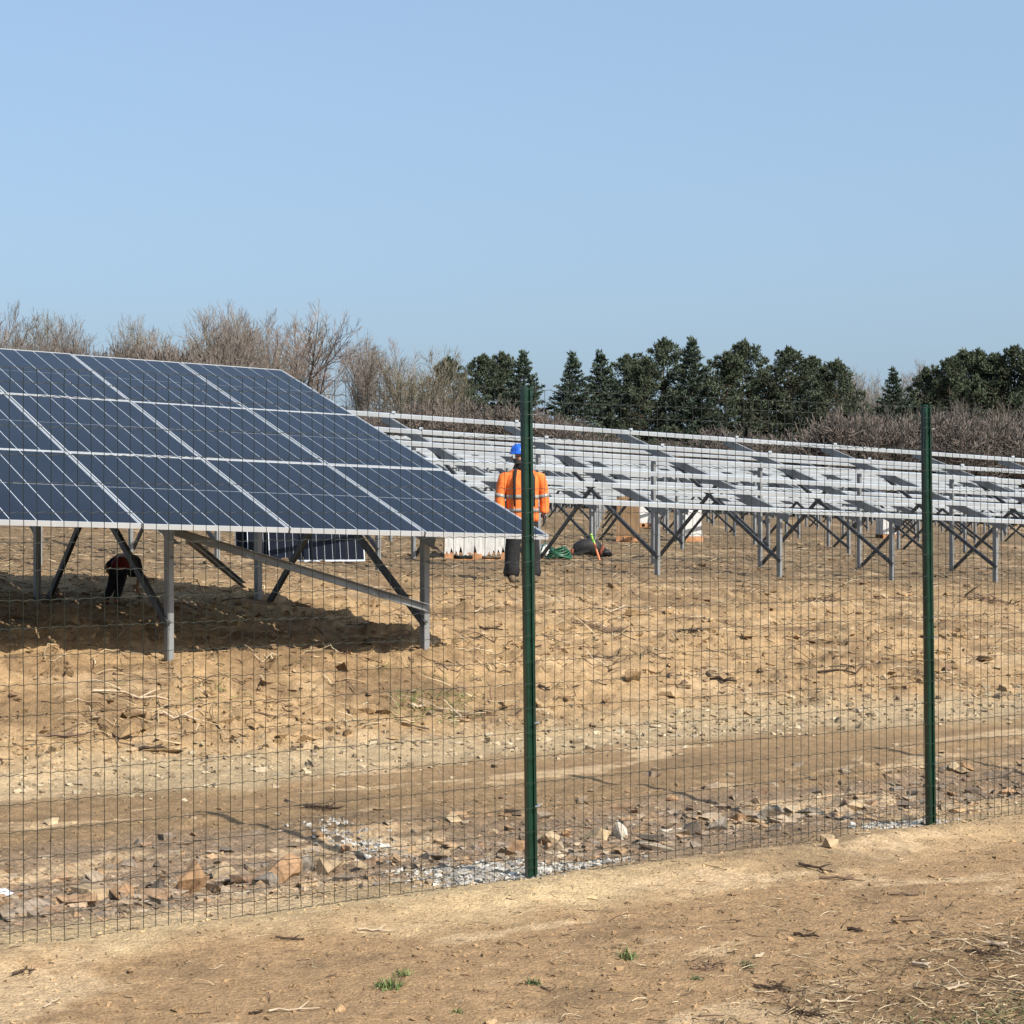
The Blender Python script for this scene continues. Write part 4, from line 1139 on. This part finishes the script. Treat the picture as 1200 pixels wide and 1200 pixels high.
BG = 'leafless trees along the far edge of the site'
BARE = [
    (-8, 362, 104, 1.1, 'leafless tree cut by the left edge of the picture'),
    (10, 357, 106, 1.0, 'tall leafless tree nearest the left edge'),
    (28, 366, 110, .9, 'leafless tree second from the left edge'),
    (52, 376, 112, .9, 'slim leafless tree third from the left edge'),
    (76, 374, 107, 1.0, 'leafless tree above the left of the module table, fourth from the left'),
    (100, 392, 114, .9, 'low leafless tree in the dip of the left skyline'),
    (124, 396, 112, .9, 'lowest leafless tree in the dip of the left skyline'),
    (146, 371, 108, .8, 'open forked leafless tree standing over the brown thicket'),
    (162, 372, 110, .8, 'second forked leafless tree over the brown thicket'),
    (190, 382, 104, 1.0, 'brown bushy leafless tree above the table'),
    (212, 374, 108, .9, 'leafless tree left of the tallest bare tree'),
    (234, 354, 105, .95, 'tallest leafless tree, with a narrow pointed crown'),
    (256, 370, 110, .9, 'leafless tree right of the tallest bare tree'),
    (270, 366, 104, 1.0, 'olive tinted leafless tree above the table corner'),
    (290, 361, 107, .95, 'pinkish leafless tree right of the olive one'),
    (313, 366, 109, .85, 'thin leafless tree between the pinkish and the broad one'),
    (334, 372, 112, .85, 'lower leafless tree just left of the broad one'),
    (356, 360, 103, 1.2, 'broad spreading leafless tree right of the table top corner'),
    (386, 398, 110, .9, 'short leafless tree right of the broad one'),
    (407, 400, 112, .8, 'short pale leafless tree left of the slender upright one'),
    (429, 391, 104, .85, 'slender upright leafless tree'),
    (448, 402, 110, .8, 'short leafless tree between two reddish ones'),
    (465, 400, 105, .9, 'reddish leafless tree left of the conifers'),
    (493, 408, 104, 1.0, 'leaning leafless tree right beside the first pine'),
    (512, 430, 108, .8, 'small leafless tree in front of the first pine'),
    (640, 486, 112, .6, 'tiny leafless tree in the gap between the conifers'),
    (1010, 437, 132, .7, 'pale leafless tree right of the long conifer group'),
    (1030, 446, 134, .6, 'second pale leafless tree right of the long conifer group'),
    (1066, 430, 136, .8, 'pale leafless tree behind the lone pointed conifer'),
    (1080, 426, 137, .8, 'pale leafless tree above the small dark pine'),
    (1000, 446, 133, .9, 'pale leafless tree close beside the last pine of the long group'),
    (1020, 434, 138, .9, 'tallest pale leafless tree in the gap right of the long conifer group'),
    (1060, 440, 131, .8, 'pale leafless tree between the lone conifer and the small dark pine'),
    (1118, 468, 110, .5, 'pale stemmed birch in front of the right-hand wood'),
    (1175, 470, 108, .7, 'leafless tree in the brown brush at the right edge'),
    (1145, 476, 109, .7, 'leafless tree in the brown brush right of the right green post'),
    (1075, 480, 108, .7, 'leafless tree in the brown brush behind the right green post'),
    (1040, 478, 107, .8, 'leafless tree in the brown brush left of the right green post'),
]
for i, (px, ty, Y, w, lab) in enumerate(BARE):
    place_tree('bare_tree', bare[(i*5+i//6) % 6], 11, px, ty-7, Y, w*.84, lab, 'tree', BG)
# brown thicket at the foot of the trees
thk = [bare_tree_meshes(s, 4, .62, .08, 4, (.125, .104, .090), 4, (.11, .093, .080)) for s in (41, 42, 43)]
def thicket(name, label, spots, group):
    for i, (px, ty, Y, w) in enumerate(spots):
        place_tree(name, thk[i % 3], 4, px, ty, Y, w, label, 'shrub', group)
thicket('bare_shrub', 'brown leafless shrub in the thicket above the module table',
        [(x+random.uniform(-4, 4), random.uniform(394, 412), 98+random.uniform(-2, 2), .55) for x in range(30, 235, 9)], 'thicket above the table')
thicket('bare_shrub', 'brown leafless shrub at the foot of the left-hand bare trees',
        [(x+random.uniform(-5, 5), random.uniform(462, 486), 97+random.uniform(-2, 2), .8) for x in range(400, 655, 11)], 'thicket below the bare trees')
thicket('bare_shrub', 'brown leafless shrub at the foot of the conifers',
        [(x+random.uniform(-6, 6), random.uniform(494, 510), 104+random.uniform(-2, 2), 1.0) for x in (662, 690, 725, 770, 830, 880, 925, 958, 972, 986)], 'thicket below the conifers')
thicket('bare_shrub', 'reddish brown leafless shrub in the brush at the right',
        [(x+random.uniform(-6, 6), random.uniform(472, 510), 103+random.uniform(-3, 3), .9) for x in range(985, 1225, 9)], 'brush at the right')
